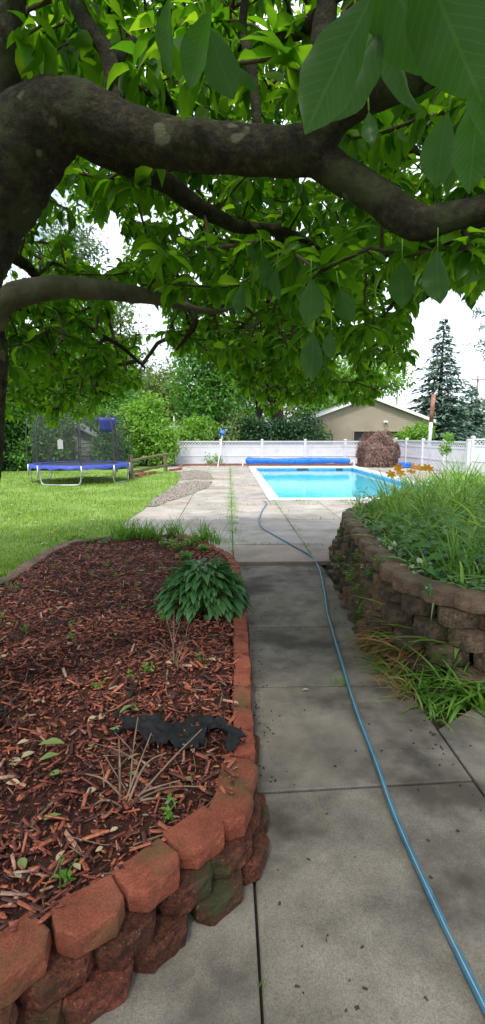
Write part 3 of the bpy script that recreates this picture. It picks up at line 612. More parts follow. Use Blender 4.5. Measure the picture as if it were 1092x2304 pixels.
# wood chips
n = 92000; px_ = rng.uniform(-4.6, .25, n); py_ = .6+6.2*rng.random(n)**1.35
ok = inside(px_, py_, BEDP); u_, v_, dd_ = proj(np.stack([px_, py_, 0*px_+.25], 1)); ok &= (u_ > -160) & (v_ < 2500)
px_, py_ = px_[ok], py_[ok]; n = len(px_)
CT = np.array([(-.5, -.5, 0), (.45, -.5, 0), (.5, .4, 0), (-.4, .5, 0), (-.46, -.40, 1), (.36, -.46, 1), (.45, .30, 1), (-.34, .40, 1)], float)
CF = np.array([(3, 2, 1, 0), (4, 5, 6, 7), (0, 1, 5, 4), (1, 2, 6, 5), (2, 3, 7, 6), (3, 0, 4, 7)])
ln = rng.lognormal(math.log(.021), .72, n).clip(.007, .10); wd = ln*rng.uniform(.07, .40, n); wd = np.clip(wd, .0025, .016); th = rng.uniform(.0015, .006, n)
an = rng.uniform(0, 2*np.pi, n); ti = rng.normal(0, .28, n)
d = np.stack([np.cos(an), np.sin(an), ti], 1); up = nrm(np.stack([rng.normal(0, .35, n), rng.normal(0, .35, n), np.ones(n)], 1))
d = nrm(d); sd = nrm(np.cross(d, up)); up = np.cross(sd, d)
Cv = CT[None]*np.stack([ln, wd, th], 1)[:, None]; Cv = Cv[..., 0:1]*d[:, None]+Cv[..., 1:2]*sd[:, None]+Cv[..., 2:3]*up[:, None]
pz = bedz(px_, py_)+rng.uniform(.0, .024, n)+np.abs(ti)*ln*.4
Cv += np.stack([px_, py_, pz], 1)[:, None]
tag(fastmesh('mulch', Cv.reshape(-1, 3), (CF[None]+(np.arange(n)*8)[:, None, None]).reshape(-1, 4), M['chip'], smooth=False), 'red brown shredded wood mulch covering the raised bed at left', 'mulch', kind='stuff')
def on_bed(x, y): g = G(x, y, .22); return g[0], g[1], float(bedz(g[0], g[1]))
# torn landscape fabric
def cloth(cx, cy, Lx, Ly, ang, seed, label, drop=None):
    nx, ny = int(Lx/.011), int(Ly/.011); V = []; keep = []
    for j in range(ny+1):
        for i in range(nx+1):
            s, t = i/nx-.5, j/ny-.5; a = s*Lx; c = t*Ly*(1+.25*math.sin(i*.14+seed))+.02*math.sin(i*.21+seed*2)
            wr = .030*(1-abs(vnoise(a, c*1.4, 17, seed)))**3+.020*(1-abs(vnoise(a*1.5+c, c-a*.6, 30, seed+2)))**4-.012+.004*vnoise(a, c, 90, seed)
            x = cx+a*math.cos(ang)-c*math.sin(ang); y = cy+a*math.sin(ang)+c*math.cos(ang); V.append((x, y, max(float(bedz(x, y))+.034, .252 if x > -.13 else 0)+wr))
    Fc = []
    for j in range(ny):
        for i in range(nx):
            s = (i+.5)/nx-.5; t = (j+.5)/ny-.5
            e = .43+.06*math.sin(i*.33+seed)+.04*math.sin(i*.9)
            if abs(t) > e or abs(s) > .47+.03*math.sin(j*.8+seed): continue
            if drop and drop(s, t): continue
            a = j*(nx+1)+i; Fc.append((a, a+1, a+nx+2, a+nx+1))
    b = MB(); b.add(V, Fc); o = b.build('landscape_fabric', M['fabric'], None, True); m_ = o.modifiers.new('thick', 'SOLIDIFY'); m_.thickness = .0015
    return tag(o, label, 'landscape fabric')
p0 = on_bed(268, 1650); p1 = on_bed(548, 1672)
cloth((p0[0]+p1[0])/2, (p0[1]+p1[1])/2, math.hypot(p1[0]-p0[0], p1[1]-p0[1])+.03, .22, math.atan2(p1[1]-p0[1], p1[0]-p0[0]), 3, 'crumpled strip of torn black landscape fabric lying on the mulch by the red blocks', drop=lambda s, t: (.20 < s < .36 and t < .12) or (s < .10 and t < -.2-.25*s*-1 and s < -.25))
p0 = on_bed(-60, 1625)
cloth(p0[0], p0[1], .34, .16, -.15, 8, 'small patch of black landscape fabric half buried in mulch at the left edge')

# sticks, twigs and stems
def stick(pts, r, m, b, sides=5):
    L = smooth_line(pts, .02) if len(pts) > 2 else np.linspace(pts[0], pts[1], 8); k = len(L); b.tube(L, np.linspace(r, r*.45, k), sides, .15)
def bedstick(px, r, label=None, h=.012, m='drytwig', group=None):
    b = MB(); pts = []
    for i, p in enumerate(px):
        q = on_bed(*p[:2]); pts.append((q[0], q[1], q[2]+(p[2] if len(p) > 2 else h)))
    stick(pts, r, M[m], b); o = b.build('fallen_stick', M[m], None, True); return tag(o, label, 'stick', group)
bedstick([(255, 1630), (285, 1590), (312, 1545), (345, 1520), (395, 1482)], .013, 'thick mossy stick lying across the mulch left of the pruned stems', .02, 'bark')
bedstick([(85, 1338), (130, 1332), (160, 1308), (205, 1335)], .011, 'dark crooked stick on the far left part of the mulch bed', .02, 'twig')
bedstick([(5, 1612), (40, 1580), (55, 1555), (66, 1515)], .006, 'pale forked twig standing out of the mulch at the left edge')
bedstick([(165, 1560), (215, 1540), (255, 1520)], .006, 'pale straight stick beside the mossy stick')
bedstick([(250, 1500), (270, 1530), (290, 1540)], .005, 'short curved pale twig left of the middle of the mulch bed')
bedstick([(378, 1515), (374, 1560), (388, 1590), (398, 1612)], .006, 'pale crooked twig just behind the black fabric strip')
bedstick([(435, 1560), (470, 1558), (498, 1532)], .005, 'pale bent twig near the red caps behind the fabric')
bedstick([(492, 1605), (500, 1570), (494, 1545), (505, 1540)], .005, 'thin crooked twig standing by the red cap blocks')
bedstick([(470, 1432), (520, 1430), (560, 1425)], .004, 'thin pale twig poking over the red caps near the hosta')
bedstick([(300, 1905), (420, 1860), (520, 1770)], .004, 'long thin bowed twig across the mulch ending at the caps', .02)
bedstick([(130, 1800), (60, 1870), (-10, 1930)], .007, 'pale splintered stick at the lower left edge of the mulch')
G1 = 'small twigs scattered on the mulch'
for i in range(34):
    x = random.uniform(10, 520); y = random.uniform(1290, 1980)
    q = on_bed(x, y)
    if not inside(np.array([q[0]]), np.array([q[1]]), BEDP)[0]: continue
    a = random.uniform(0, 6.28); L_ = random.uniform(.06, .18); b = MB(); pts = []
    for s in (0, .35, .7, 1): pts.append((q[0]+math.cos(a)*L_*s+random.gauss(0, .012), q[1]+math.sin(a)*L_*s+random.gauss(0, .012), q[2]+.02+random.uniform(0, .012)))
    stick(pts, random.uniform(.0018, .0035), M['drytwig'], b); tag(b.build('fallen_twig', M['drytwig'], None, True), 'small dry twig lying loose on the red mulch', 'twig', G1)
# cut shrub stumps
def stub(px, tips, r, label, m='drytwig'):
    q = on_bed(*px); root = empty('pruned_shrub', q, label, 'shrub')
    for t in tips:
        tp = P(t[0], t[1], q[1]+t[2]); b = MB(); mid = [(q[k]*.5+tp[k]*.5)+random.gauss(0, .012) for k in range(3)]; mid[2] += .02
        q0 = (q[0]+random.gauss(0, .015), q[1]+random.gauss(0, .015), q[2]-.01)
        stick([q0, mid, tp], r*random.uniform(.7, 1.2), M[m], b); s_ = b.build('stem', M[m], root, True)
        if random.random() < .7:
            b = MB(); k = .55; m0 = [q0[j]*(1-k)+tp[j]*k for j in range(3)]; e = [m0[j]+random.gauss(0, .06) for j in range(3)]; e[2] = abs(e[2]-m0[2])+m0[2]+.01
            stick([m0, [(m0[j]+e[j])/2+random.gauss(0, .01) for j in range(3)], e], r*.5, M[m], b); b.build('side_twig', M[m], s_, True)
stub((283, 1800), [(312, 1605, .15), (345, 1640, .12), (268, 1660, .10), (230, 1690, .0), (382, 1690, .05), (455, 1640, .12), (408, 1755, .02), (170, 1850, -.05), (205, 1905, -.12), (330, 1880, -.1), (395, 1800, .0), (190, 1740, .05), (470, 1770, .05)], .0055, 'cut back shrub with bare pale stems fanning out in front of the black fabric')
stub((395, 1500), [(372, 1380, .02), (392, 1372, .05), (408, 1390, .05), (425, 1400, .08), (430, 1440, .0), (352, 1440, 0), (455, 1475, .0), (398, 1420, 0), (415, 1430, 0), (470, 1500, 0), (345, 1500, -.02)], .003, 'tuft of bare brown stems left standing just in front of the hosta')
# fallen leaves
LT = leaf_T(.48, .12, .10, 7, 'obovate', .01)
def fallen(px, L_, ang, m, label, group=None, lift=.02, tilt=.15):
    q = on_bed(*px); d = np.array([[math.cos(ang), math.sin(ang), tilt]]); u = np.array([[random.gauss(0, .25), random.gauss(0, .25), 1]])
    v, f = scatter(LT, np.array([[q[0]-d[0][0]*L_/2, q[1]-d[0][1]*L_/2, q[2]+lift]]), d, u, [L_]); return tag(fastmesh('fallen_leaf', v, f, m, lc=LT[0]), label, 'leaf', group)
fallen((118, 1695), .115, .05, M['fallen'], 'large pale green leaf on the mulch at lower left, upper one of the pair', lift=.05)
fallen((112, 1720), .085, .55, M['fallen'], 'smaller green leaf just under the large pale green leaf', lift=.035)
fallen((288, 1616), .10, .9, M['fallen'], 'green leaf resting at the left end of the black fabric', lift=.04)
fallen((35, 1722), .06, -.2, M['fallentan'], 'curled orange and white leaf at the left edge of the mulch')
fallen((208, 1630), .055, 1.0, M['fallentan'], 'pale cream leaf left of the black fabric')
fallen((385, 1810), .05, .5, M['fallen'], 'small green leaf near the pruned stems, right side')
fallen((243, 1347), .07, .1, M['fallentan'], 'whitish leaf in the middle of the mulch bed left of the hosta')
for i in range(60):
    x = random.uniform(-40, 530); y = 1235+760*random.random()**1.3; q = on_bed(x, y)
    if not inside(np.array([q[0]]), np.array([q[1]]), BEDP)[0]: continue
    g = random.random() < .55
    fallen((x, y), random.uniform(.025, .065), random.uniform(0, 6.28), M['fallen' if g else 'fallentan'], 'small green leaf dropped on the red mulch' if g else 'small dry tan leaf dropped on the red mulch', 'green leaves dropped on the mulch' if g else 'tan leaves dropped on the mulch')

# ------------------------------------------------------------------ hosta
hx, hy, hz = -.21, 3.92, .20
hosta = empty('hosta', (hx, hy, hz), 'round dark green hosta with glossy pointed leaves at the edge of the mulch bed', 'hosta')
n = 440; k = np.arange(n); az_ = k*2.399+rng.normal(0, .25, n); fr = np.sqrt((k+.5)/n)          # 0 centre .. 1 rim
r0 = .02+.29*fr; z0 = .28*(1-fr**2.6)+.07+rng.normal(0, .026, n)+.03*np.sin(az_*3)
pos = np.stack([hx+np.cos(az_)*r0, hy+np.sin(az_)*r0*.95, hz+z0], 1)
d = np.stack([np.cos(az_), np.sin(az_), .75-1.0*fr+rng.normal(0, .16, n)], 1); up = np.stack([np.cos(az_)*.3, np.sin(az_)*.3, np.ones(n)], 1)+rng.normal(0, .12, (n, 3))
HT = leaf_T(.50, .38, .15, 7, 'heart', .006)
v, f = scatter(HT, pos, d, up, rng.uniform(.075, .145, n)); fastmesh('leaves', v, f, M['hosta'], hosta, lc=HT[0])
b = MB()
for i in range(0, n, 2): stick([(hx+random.gauss(0, .02), hy+random.gauss(0, .02), hz-.01), (hx+(pos[i][0]-hx)*.5, hy+(pos[i][1]-hy)*.5, hz+z0[i]*.75), tuple(pos[i])], .004, None, b, 4)
b.build('stalks', M['weed'], hosta, True)

# ------------------------------------------------------------------ generic low plants
BT = leaf_T(.055, .35, .02, 6, 'blade')
WT = leaf_T(.42, .25, .10, 4, 'oval')
def blades(pos, L_, lean=.5, wsc=1.0, droop_T=BT):
    m = len(pos); a = rng.uniform(0, 2*np.pi, m); le = np.abs(rng.normal(0, lean, m)); d = np.stack([np.cos(a)*le, np.sin(a)*le, np.ones(m)], 1)
    up = np.stack([-np.cos(a), -np.sin(a), le+.05], 1)*-1
    up = np.stack([-np.cos(a)*1.0, -np.sin(a)*1.0, le], 1)
    return scatter(droop_T, pos, d, up, L_, np.full(m, wsc) if np.ndim(wsc) == 0 else wsc)
def tuft(name, c, n, rad, h, m, label, cat, group=None, lean=.5, wsc=1.0, T=BT):
    a = rng.uniform(0, 6.28, n); r = rad*np.sqrt(rng.random(n)); pos = np.stack([c[0]+np.cos(a)*r, c[1]+np.sin(a)*r, np.full(n, c[2])], 1)
    v, f = blades(pos, rng.uniform(.5, 1.1, n)*h, lean, wsc, T); return tag(fastmesh(name, v, f, m, at=c), label, cat, group)
def leafy(name, c, h, rad, nst, nlf, ls, m, label, cat, group=None, T=WT):
    root = empty(name, c, label, cat, group); b = MB(); P_ = []; D_ = []
    for i in range(nst):
        a = random.uniform(0, 6.28); l = random.uniform(.2, 1)*rad; tip = np.array([c[0]+math.cos(a)*l, c[1]+math.sin(a)*l, c[2]+h*random.uniform(.65, 1)])
        c0 = np.array(c)+np.array([random.gauss(0, .01), random.gauss(0, .01), 0]); mid = (c0*.55+tip*.45)+np.array([0, 0, h*.12]); L = smooth_line([c0, mid, tip], h/12)
        b.tube(L, np.linspace(.003, .0012, len(L)), 4)
        for j in range(nlf):
            t = .15+.85*(j+random.random()*.6)/nlf; q = L[min(len(L)-1, int(t*(len(L)-1)))]; aa = j*2.4+random.random(); P_.append(q); D_.append((math.cos(aa), math.sin(aa), random.uniform(-.2, .7)))
    b.build('stem', M['weed'], root, True); n = len(P_)
    v, f = scatter(T, np.array(P_), np.array(D_), np.array([[0, 0, 1.]]*n)+rng.normal(0, .2, (n, 3)), rng.uniform(.6, 1.15, n)*ls); fastmesh('leaves', v, f, m, root); return root
# weeds on the far edge of the mulch bed
g_ = 'leafy weeds along the far edge of the mulch bed'
for i, (x, y, h, r) in enumerate([(385, 1212, .18, .16), (430, 1232, .22, .22), (402, 1240, .17, .2), (450, 1222, .15, .18), (372, 1232, .13, .14), (418, 1258, .13, .14), (340, 1205, .12, .16), (462, 1240, .1, .1)]):
    leafy('weed', on_bed(x, y), h*1.1, r, 12, 8, .06, M['bright'], 'bright green leafy weed at the far edge of the mulch bed', 'weed', g_)
for i, (x, y) in enumerate([(285, 1212), (305, 1210), (325, 1212), (345, 1214), (270, 1216), (455, 1215), (478, 1222), (395, 1205)]):
    tuft('grass_clump', on_bed(x, y), 46, .12, .34, M['weed'], 'clump of tall thin grass growing on the far edge of the mulch bed', 'grass', 'tall grass clumps behind the mulch', .35)
for i in range(10): leafy('weed', on_bed(random.uniform(150, 280), random.uniform(1208, 1222)), .07, .12, 7, 5, .045, M['bright'], 'low green weed on the far left rim of the mulch bed', 'weed', 'low weeds on the far rim of the mulch')
for i, (x, y) in enumerate([(38, 1335), (20, 1332), (196, 1262), (208, 1300), (200, 1240), (240, 1275), (262, 1300), (285, 1262), (240, 1218), (300, 1535), (330, 1520), (340, 1525), (225, 1560), (365, 1400), (165, 1425), (60, 1440), (10, 1400), (455, 1500), (380, 1845), (145, 1990), (320, 1290), (345, 1250), (165, 1455), (120, 1278), (310, 1330), (360, 1270)]):
    leafy('seedling', on_bed(x, y), random.uniform(.05, .09), .05, 3, 4, .034, M['bright'], 'tiny green seedling sprouting in the red mulch', 'seedling', 'seedlings in the mulch')

# ================================================================== RIGHT RAISED BED
RZ = .60
RO = smooth_line([(4.9, 9.6), (3.9, 9.4), (2.9, 8.6), (2.1, 7.6), G(774, 1152, RZ)[:2], G(798, 1195, RZ)[:2], G(845, 1250, RZ)[:2], G(872, 1284, RZ)[:2], G(925, 1308, RZ)[:2], G(1000, 1331, RZ)[:2], G(1092, 1347, RZ)[:2], (2.1, 2.92), (2.9, 3.1), (3.9, 3.7)], .02)
RBK = [(-.10, -.10), (.10, -.10), (.138, -.005), (.050, .118), (-.050, .118), (-.138, -.005)]
RW = empty('terraced_retaining_wall', (1.3, 4.2, 0), 'curved brown block retaining wall, mossy and five courses high, right of the walk', 'retaining wall')
ch = .118; CB = [(-.12, -.10), (.12, -.10), (.153, .035), (.055, .10), (-.055, .10), (-.153, .035)]
for c, rz in along(RO, .312, .1, .085):
    b = MB(); block_mb(b, (c[0]+random.gauss(0, .004), c[1]+random.gauss(0, .004)), rz+math.pi+random.gauss(0, .02), RZ-.10+random.uniform(-.003, .003), .10, CB, jit=.0022); b.build('cap_block', M['browncap'], RW)
for k in range(5):
    b = MB(); z0 = RZ-.10-(k+1)*ch+.09*.0
    for c, rz in along(RO, .305, .1+.15*(k % 2), .095-.040*k-.012):
        block_mb(b, (c[0]+random.gauss(0, .01), c[1]+random.gauss(0, .01)), rz+math.pi+random.gauss(0, .07), z0+random.uniform(0, .004), ch-.006, RBK, jit=.0035)
    b.build('block_course', M['brownblock'], RW)
RBED = [tuple(c) for c, rz in along(RO, .1, 0, .14)]
RBED = RBED+[(6.5, 4.5), (6.8, 9.0)]
b = MB(); b.add([(x, y, RZ-.06) for x, y in RBED], [tuple(range(len(RBED)))]); struct(b.build('bed_soil', M['soil']))
def rb_ok(x, y): return inside(np.array([x]), np.array([y]), RBED)[0]
RBX = rng.uniform(.9, 6.2, 60000); RBY = rng.uniform(3.0, 9.4, 60000); _k = inside(RBX, RBY, RBED); RBX = RBX[_k].tolist(); RBY = RBY[_k].tolist()
def in_rb(n, f=None):
    o = []
    while len(o) < n:
        i = random.randrange(len(RBX)); x, y = RBX[i], RBY[i]
        if f is None or f(x, y): o.append((x, y))
    return o
# tall grass filling the bed
pts = np.array(in_rb(4000, lambda x, y: random.random() < .35+.65*min(1, max(0, (x-1.45-.0*y)/.8))))
hh = .20+.34*np.clip((pts[:, 0]-1.4)/1.3, 0, 1)+.09*vnoise(pts[:, 0], pts[:, 1], 3.5)
v, f = blades(np.column_stack([pts, np.full(len(pts), RZ-.07)]), hh*rng.uniform(.45, 1.05, len(pts)), .55, rng.uniform(.5, 1.3, len(pts)))
p2 = np.array(in_rb(1500, lambda x, y: x > 1.35)); LB2 = leaf_T(.07, .9, .03, 8, 'blade'); v2, f2 = blades(np.column_stack([p2, np.full(len(p2), RZ-.07)]), (.34+.30*np.clip((p2[:, 0]-1.4)/1.3, 0, 1))*rng.uniform(.7, 1.2, len(p2)), .7, 1.0, LB2); v, f = joinm([(v, f), (v2, f2)]); tag(fastmesh('tall_grass', v, f, M['lilyleaf']), 'long thin grass and lily blades filling the raised bed at right', 'grass', kind='stuff')
for i, (x, y) in enumerate(in_rb(60, lambda x, y: x > 1.45 and x < 4.6)):
    tuft('reed_grass', (x, y, RZ-.07), 12, .09, random.uniform(.7, 1.05)*(.48+.36*min(1, max(0, (x-1.4)/1.1))), M['lilyleaf' if i % 3 else 'weed'], 'tall slender grass stems rising above the rest of the raised bed', 'grass', 'tall grass stems in the raised bed', .22, .5)
for i, (x, y) in enumerate(in_rb(46, lambda x, y: x > 1.6 and x < 4.5)):
    leafy('meadow_weed', (x, y, RZ-.07), random.uniform(.7, 1.0)*(.30+.36*min(1, max(0, (x-1.4)/1.2))), .16, 5, 13, .085, M['weed'], 'leafy green stalk standing in the overgrown raised bed', 'weed', 'leafy stalks in the raised bed', leaf_T(.2, .4, .05, 5, 'oval'))
# broad pointed leaves with purple flower spikes
for i, (x, y, Y) in enumerate([(1020, 1275, 3.6), (950, 1250, 4.1), (1000, 1160, 4.9), (1040, 1150, 4.9), (880, 1200, 4.9), (970, 1180, 4.7), (990, 1255, 3.9), (1040, 1245, 3.9), (1015, 1205, 4.3), (960, 1215, 4.4), (1075, 1270, 3.7), (925, 1195, 4.7), (1085, 1225, 4.0), (1060, 1180, 4.5), (905, 1165, 5.2)]):
    g = P(x, y, Y); c = (g[0], g[1], RZ-.07); root = empty('broadleaf_plant', c, 'broad heart leaved green plant near the front rim of the raised bed', 'plant', 'broadleaf plants in the raised bed')
    for j in range(7):
        a = j*2.4+i; tip = (c[0]+math.cos(a)*.10, c[1]+math.sin(a)*.10, c[2]+random.uniform(.14, max(.2, g[2]-c[2]+.05))); b = MB(); stick([c, (c[0]*.6+tip[0]*.4, c[1]*.6+tip[1]*.4, c[2]*.4+tip[2]*.6), tip], .004, None, b, 4); s_ = b.build('stalk', M['broad'], root, True)
        v, f = scatter(leaf_T(.55, .3, .12, 6, 'heart'), np.array([tip]), np.array([[math.cos(a), math.sin(a), random.uniform(-.1, .5)]]), np.array([[.1, -.3, 1.]]), [random.uniform(.11, .16)]); fastmesh('leaf', v, f, M['broad'], s_)
    if i in (1, 6, 9, 10):
        b = MB(); t = np.array([c[0], c[1]-.06, g[2]+.03]); stick([c, t-[0, 0, .05], t], .003, None, b, 4); s_ = b.build('flower_stalk', M['broad'], root, True)
        pp = t+rng.normal(0, 1, (40, 3))*[.008, .008, .022]; v, f = scatter(QUAD, pp, sph(40), sph(40), np.full(40, .014)); fastmesh('flower', v, f, M['purple'], s_)
# orange day lilies
for i, (x, y, Y) in enumerate([(880, 1068, 5.6), (896, 1052, 5.9), (901, 1064, 5.7), (932, 1050, 6.0), (945, 1052, 6.1), (958, 1053, 5.9), (966, 1055, 6.2), (925, 1062, 5.8)]):
    t = np.array(P(x, y, Y)); c = np.array([t[0]+random.gauss(0, .05), t[1]+random.gauss(0, .05), RZ-.07]); root = empty('day_lily', tuple(c), 'orange day lily bloom on a tall stalk at the far side of the raised bed', 'day lily', 'orange day lilies')
    b = MB(); stick([c, (c+t)/2+[.02, 0, .03], t], .004, None, b, 5); s_ = b.build('stalk', M['lilyleaf'], root, True)
    ax = nrm(np.array([random.uniform(-.6, .6), -random.uniform(.3, .9), .7])); u1 = nrm(np.cross(ax, [1, 0, .1])); u2 = np.cross(ax, u1)
    a = np.arange(6)*math.pi/3+i; d = np.cos(a)[:, None]*u1+np.sin(a)[:, None]*u2+ax*.55; v, f = scatter(leaf_T(.50, .35, -.08, 6, 'oval'), np.tile(t, (6, 1)), d, np.tile(ax, (6, 1)), np.full(6, .068)); fastmesh('flower', v, f, M['orange'], root)
    m = 16; a = rng.uniform(0, 6.28, m); p = np.tile(c, (m, 1)); v, f = blades(p, rng.uniform(.3, .5, m), .5, 1.0); fastmesh('leaves', v, f, M['lilyleaf'], root)
# ivy along the front rim
n = 2600; L = along(RO, .02, 0, .22); ip = []
for i in range(n):
    c, _ = L[random.randrange(len(L))]; r = abs(random.gauss(0, .10)); x, y = c[0]+random.gauss(0, .08)+r*.5, c[1]+random.gauss(0, .08)+r*.3
    if y < 6.6 and x < 3.4: ip.append((x, y, RZ-.05+random.uniform(0, .085)))
ip = np.array(ip); ip = ip[inside(ip[:, 0], ip[:, 1], RBED)]; n = len(ip); v, f = scatter(leaf_T(.85, .2, .12, 4, 'heart'), ip, np.column_stack([rng.normal(0, 1, (n, 2)), rng.normal(0, .25, n)]), np.column_stack([rng.normal(0, .35, (n, 2)), np.ones(n)]), rng.uniform(.03, .065, n))
tag(fastmesh('ivy_cover', v, f, M['ivy']), 'variegated ivy creeping inside the rim of the right raised bed', 'ivy', kind='stuff')
# vines and weeds rooted in the brown wall
for i, (x, y, Y) in enumerate([(768, 1285, 5.3), (800, 1290, 4.7), (815, 1265, 4.7), (838, 1250, 4.5), (790, 1310, 4.6), (760, 1262, 5.7), (840, 1300, 4.15), (810, 1340, 4.3), (782, 1262, 5.4), (775, 1230, 5.9), (860, 1280, 4.0)]):
    q = P(x, y, Y); leafy('wall_vine', q, .12, .16, 7, 6, .045, M['ivy'] if i % 3 == 0 else M['bright'], 'trailing green vine growing out of the joints of the brown wall', 'vine', 'vines on the brown wall')
q = P(818, 1385, 4.0); leafy('wall_weed', q, .14, .12, 8, 6, .05, M['bright'], 'small bright weed rooted low in the mossy face of the brown wall', 'weed')
q = P(965, 1340, 3.18); leafy('wall_sprig', q, .08, .06, 4, 5, .045, M['ivy'], 'single ivy sprig hanging from a joint of the brown wall front', 'vine')
# grass at the foot of the right wall
LB_ = leaf_T(.075, .75, .03, 8, 'blade')
for i, (x, y, nn, h, r) in enumerate([(905, 1530, 40, .26, .12), (1000, 1545, 60, .34, .15), (1055, 1560, 70, .40, .16), (1085, 1530, 60, .42, .16), (870, 1500, 26, .24, .10), (950, 1560, 40, .24, .13), (1040, 1520, 50, .36, .15), (1130, 1560, 60, .4, .2), (1060, 1500, 90, .72, .15), (1092, 1480, 90, .75, .15), (1010, 1480, 70, .56, .12), (940, 1480, 60, .42, .1), (890, 1460, 30, .3, .08), (1090, 1590, 50, .34, .12), (838, 1420, 20, .2, .08), (990, 1600, 30, .18, .1), (1150, 1520, 60, .5, .2)]):
    q = G(x, y, 0); tuft('grass_clump', (q[0], q[1], -.03), nn, r, h, M['weed'], 'arching clump of broad green grass at the foot of the brown wall', 'grass', 'broad grass clumps below the brown wall', .75, 1.25, LB_)
for i, (x, y, nn, h, r) in enumerate([(900, 1465, 110, .36, .12), (960, 1470, 160, .46, .16), (1010, 1490, 150, .44, .18), (935, 1500, 110, .36, .15), (1065, 1480, 160, .50, .16), (980, 1440, 160, .50, .14), (1030, 1445, 160, .52, .14), (900, 1570, 40, .2, .12)]):
    q = G(x, y, 0); c_ = (q[0], q[1], .03); a0 = rng.normal(2.9, .75, nn); r_ = r*np.sqrt(rng.random(nn)); tt = rng.uniform(0, 6.28, nn); pos = np.stack([q[0]+np.cos(tt)*r_, q[1]+np.sin(tt)*r_, rng.uniform(.0, .16, nn)], 1)
    le = np.abs(rng.normal(1.3, .5, nn)); d = np.stack([np.cos(a0)*le, np.sin(a0)*le-.2, np.full(nn, .8)], 1); up = np.stack([-np.cos(a0), -np.sin(a0), le], 1); v, f = scatter(LB_, pos, d, up, rng.uniform(.5, 1.1, nn)*h, np.full(nn, .55))
    tag(fastmesh('dry_grass_clump', v, f, M['dry'], at=c_), 'withered straw coloured grass lying among the green clumps below the brown wall', 'dry grass', 'dry grass clumps')
for i, (x, y, nn, h) in enumerate([(1000, 1480, 26, .40), (1045, 1475, 30, .50), (1085, 1465, 34, .60), (1120, 1480, 30, .6), (960, 1490, 20, .34), (915, 1480, 14, .26)]):
    q = G(x, y, 0); tuft('upright_grass', (q[0], q[1], -.02), nn, .12, h, M['weed' if i % 2 else 'lilyleaf'], 'upright green grass blades standing against the front of the brown wall', 'grass', 'upright grass against the brown wall', .3, 1.5)
for i in range(80):
    x, y = random.uniform(.0, 1), random.uniform(0, 1); q = (1.2+x*.85, 2.85+y*1.0+x*.2, -.03)
    if q[0] < 1.16 or q[1]-2.6 < (q[0]-1.15)*.8: continue
    leafy('ground_weed', q, random.uniform(.05, .13), .09, 6, 6, .045, M['bright'] if i % 2 else M['weed'], 'low leafy weed in the soil between walk and brown wall', 'weed', 'low weeds below the brown wall')

# ------------------------------------------------------------------ garden hose
hp = [(596, 1128, .075), (600, 1132, .06), (590, 1150), (584, 1168), (590, 1187), (625, 1208), (665, 1230), (700, 1250), (712, 1268), (722, 1290), (730, 1330), (738, 1380), (752, 1430), (772, 1500), (800, 1590), (838, 1690), (880, 1810), (930, 1930), (990, 2060), (1050, 2180), (1110, 2300), (1180, 2450)]
hr = .0125; pts = []
for p in hp:
    z = p[2] if len(p) > 2 else (.04+hr if p[1] < 1262 else hr); q = G(p[0], p[1], z); pts.append(q)
L = smooth_line(pts, .03); L[:, 0] += .004*vnoise(L[:, 1]*2.2, L[:, 1]*1.3, 1, 2); hose = empty('garden_hose', tuple(L[0]), 'long blue garden hose trailing along the walk to the pool', 'hose')
b = MB(); b.tube(L, hr, 10); b.build('hose_line', M['hose'], hose, True)
b = MB(); e = L[0]+np.array([-.03, .10, .0]); b.tube([L[0]+np.array([0, -.005, 0]), L[0]+np.array([-.012, .04, 0]), e], [.016, .017, .012], 8); b.build('coupling', M['brass'], hose, True)
b = MB(); sp_ = L+np.array([-.004, 0, hr*.93]); b.tube(sp_, .0022, 4); b.build('stripe', M['hosestripe'], hose, True)

# ================================================================== TRAMPOLINE
TX, TY, TR, TZ = P(181, 1045, 17.2)[0], 17.2, 1.56, .64
tr = empty('trampoline', (TX, TY, LZ), 'round trampoline with blue edge pad, black safety net and white bent legs on the lawn', 'trampoline')
an = np.linspace(0, 2*np.pi, 65)[:-1]
b = MB(); b.tube([(TX+math.cos(a)*TR, TY+math.sin(a)*TR, TZ-.05) for a in np.linspace(0, 2*np.pi, 65)], .025, 8, cap=False); b.build('frame', M['steel'], tr, True)
b = MB(); r_ = [(TR-.33, .02), (TR-.2, .035), (TR-.02, .03), (TR+.04, -.01), (TR+.045, -.085)]; V = [(TX+math.cos(a)*(r+.006*math.sin(a*31)), TY+math.sin(a)*(r+.006*math.sin(a*31)), TZ+z+.012*math.sin(a*19+r*9)*(2 if z < -.05 else .5)) for r, z in r_ for a in an]
b.add(V, [(k*64+i, (k+1)*64+i, (k+1)*64+(i+1) % 64, k*64+(i+1) % 64) for k in range(4) for i in range(64)]); b.build('pad', M['pad'], tr, True)
b = MB(); V = [(TX, TY, TZ-.03)]+[(TX+math.cos(a)*(TR-.3), TY+math.sin(a)*(TR-.3), TZ) for a in an]; b.add(V, [(0, i+1, (i+1) % 64+1) for i in range(64)]); b.build('jumping_mat', M['mat'], tr, True)
for i in range(4):
    a0 = R(-125+i*90); a1 = a0+R(52); p = [(TX+math.cos(a)*(TR-o), TY+math.sin(a)*(TR-o), z) for a, o, z in ((a0, 0, TZ-.05), (a0+.02, .02, .20), (a0+.06, .03, .09), (a0+.14, .04, .075), ((a0+a1)/2, .06, .075), (a1-.14, .04, .075), (a1-.06, .03, .09), (a1-.02, .02, .20), (a1, 0, TZ-.05))]
    b = MB(); b.tube(smooth_line(p, .06), .022, 8); b.build('leg', M['steel'], tr, True)
tops = []
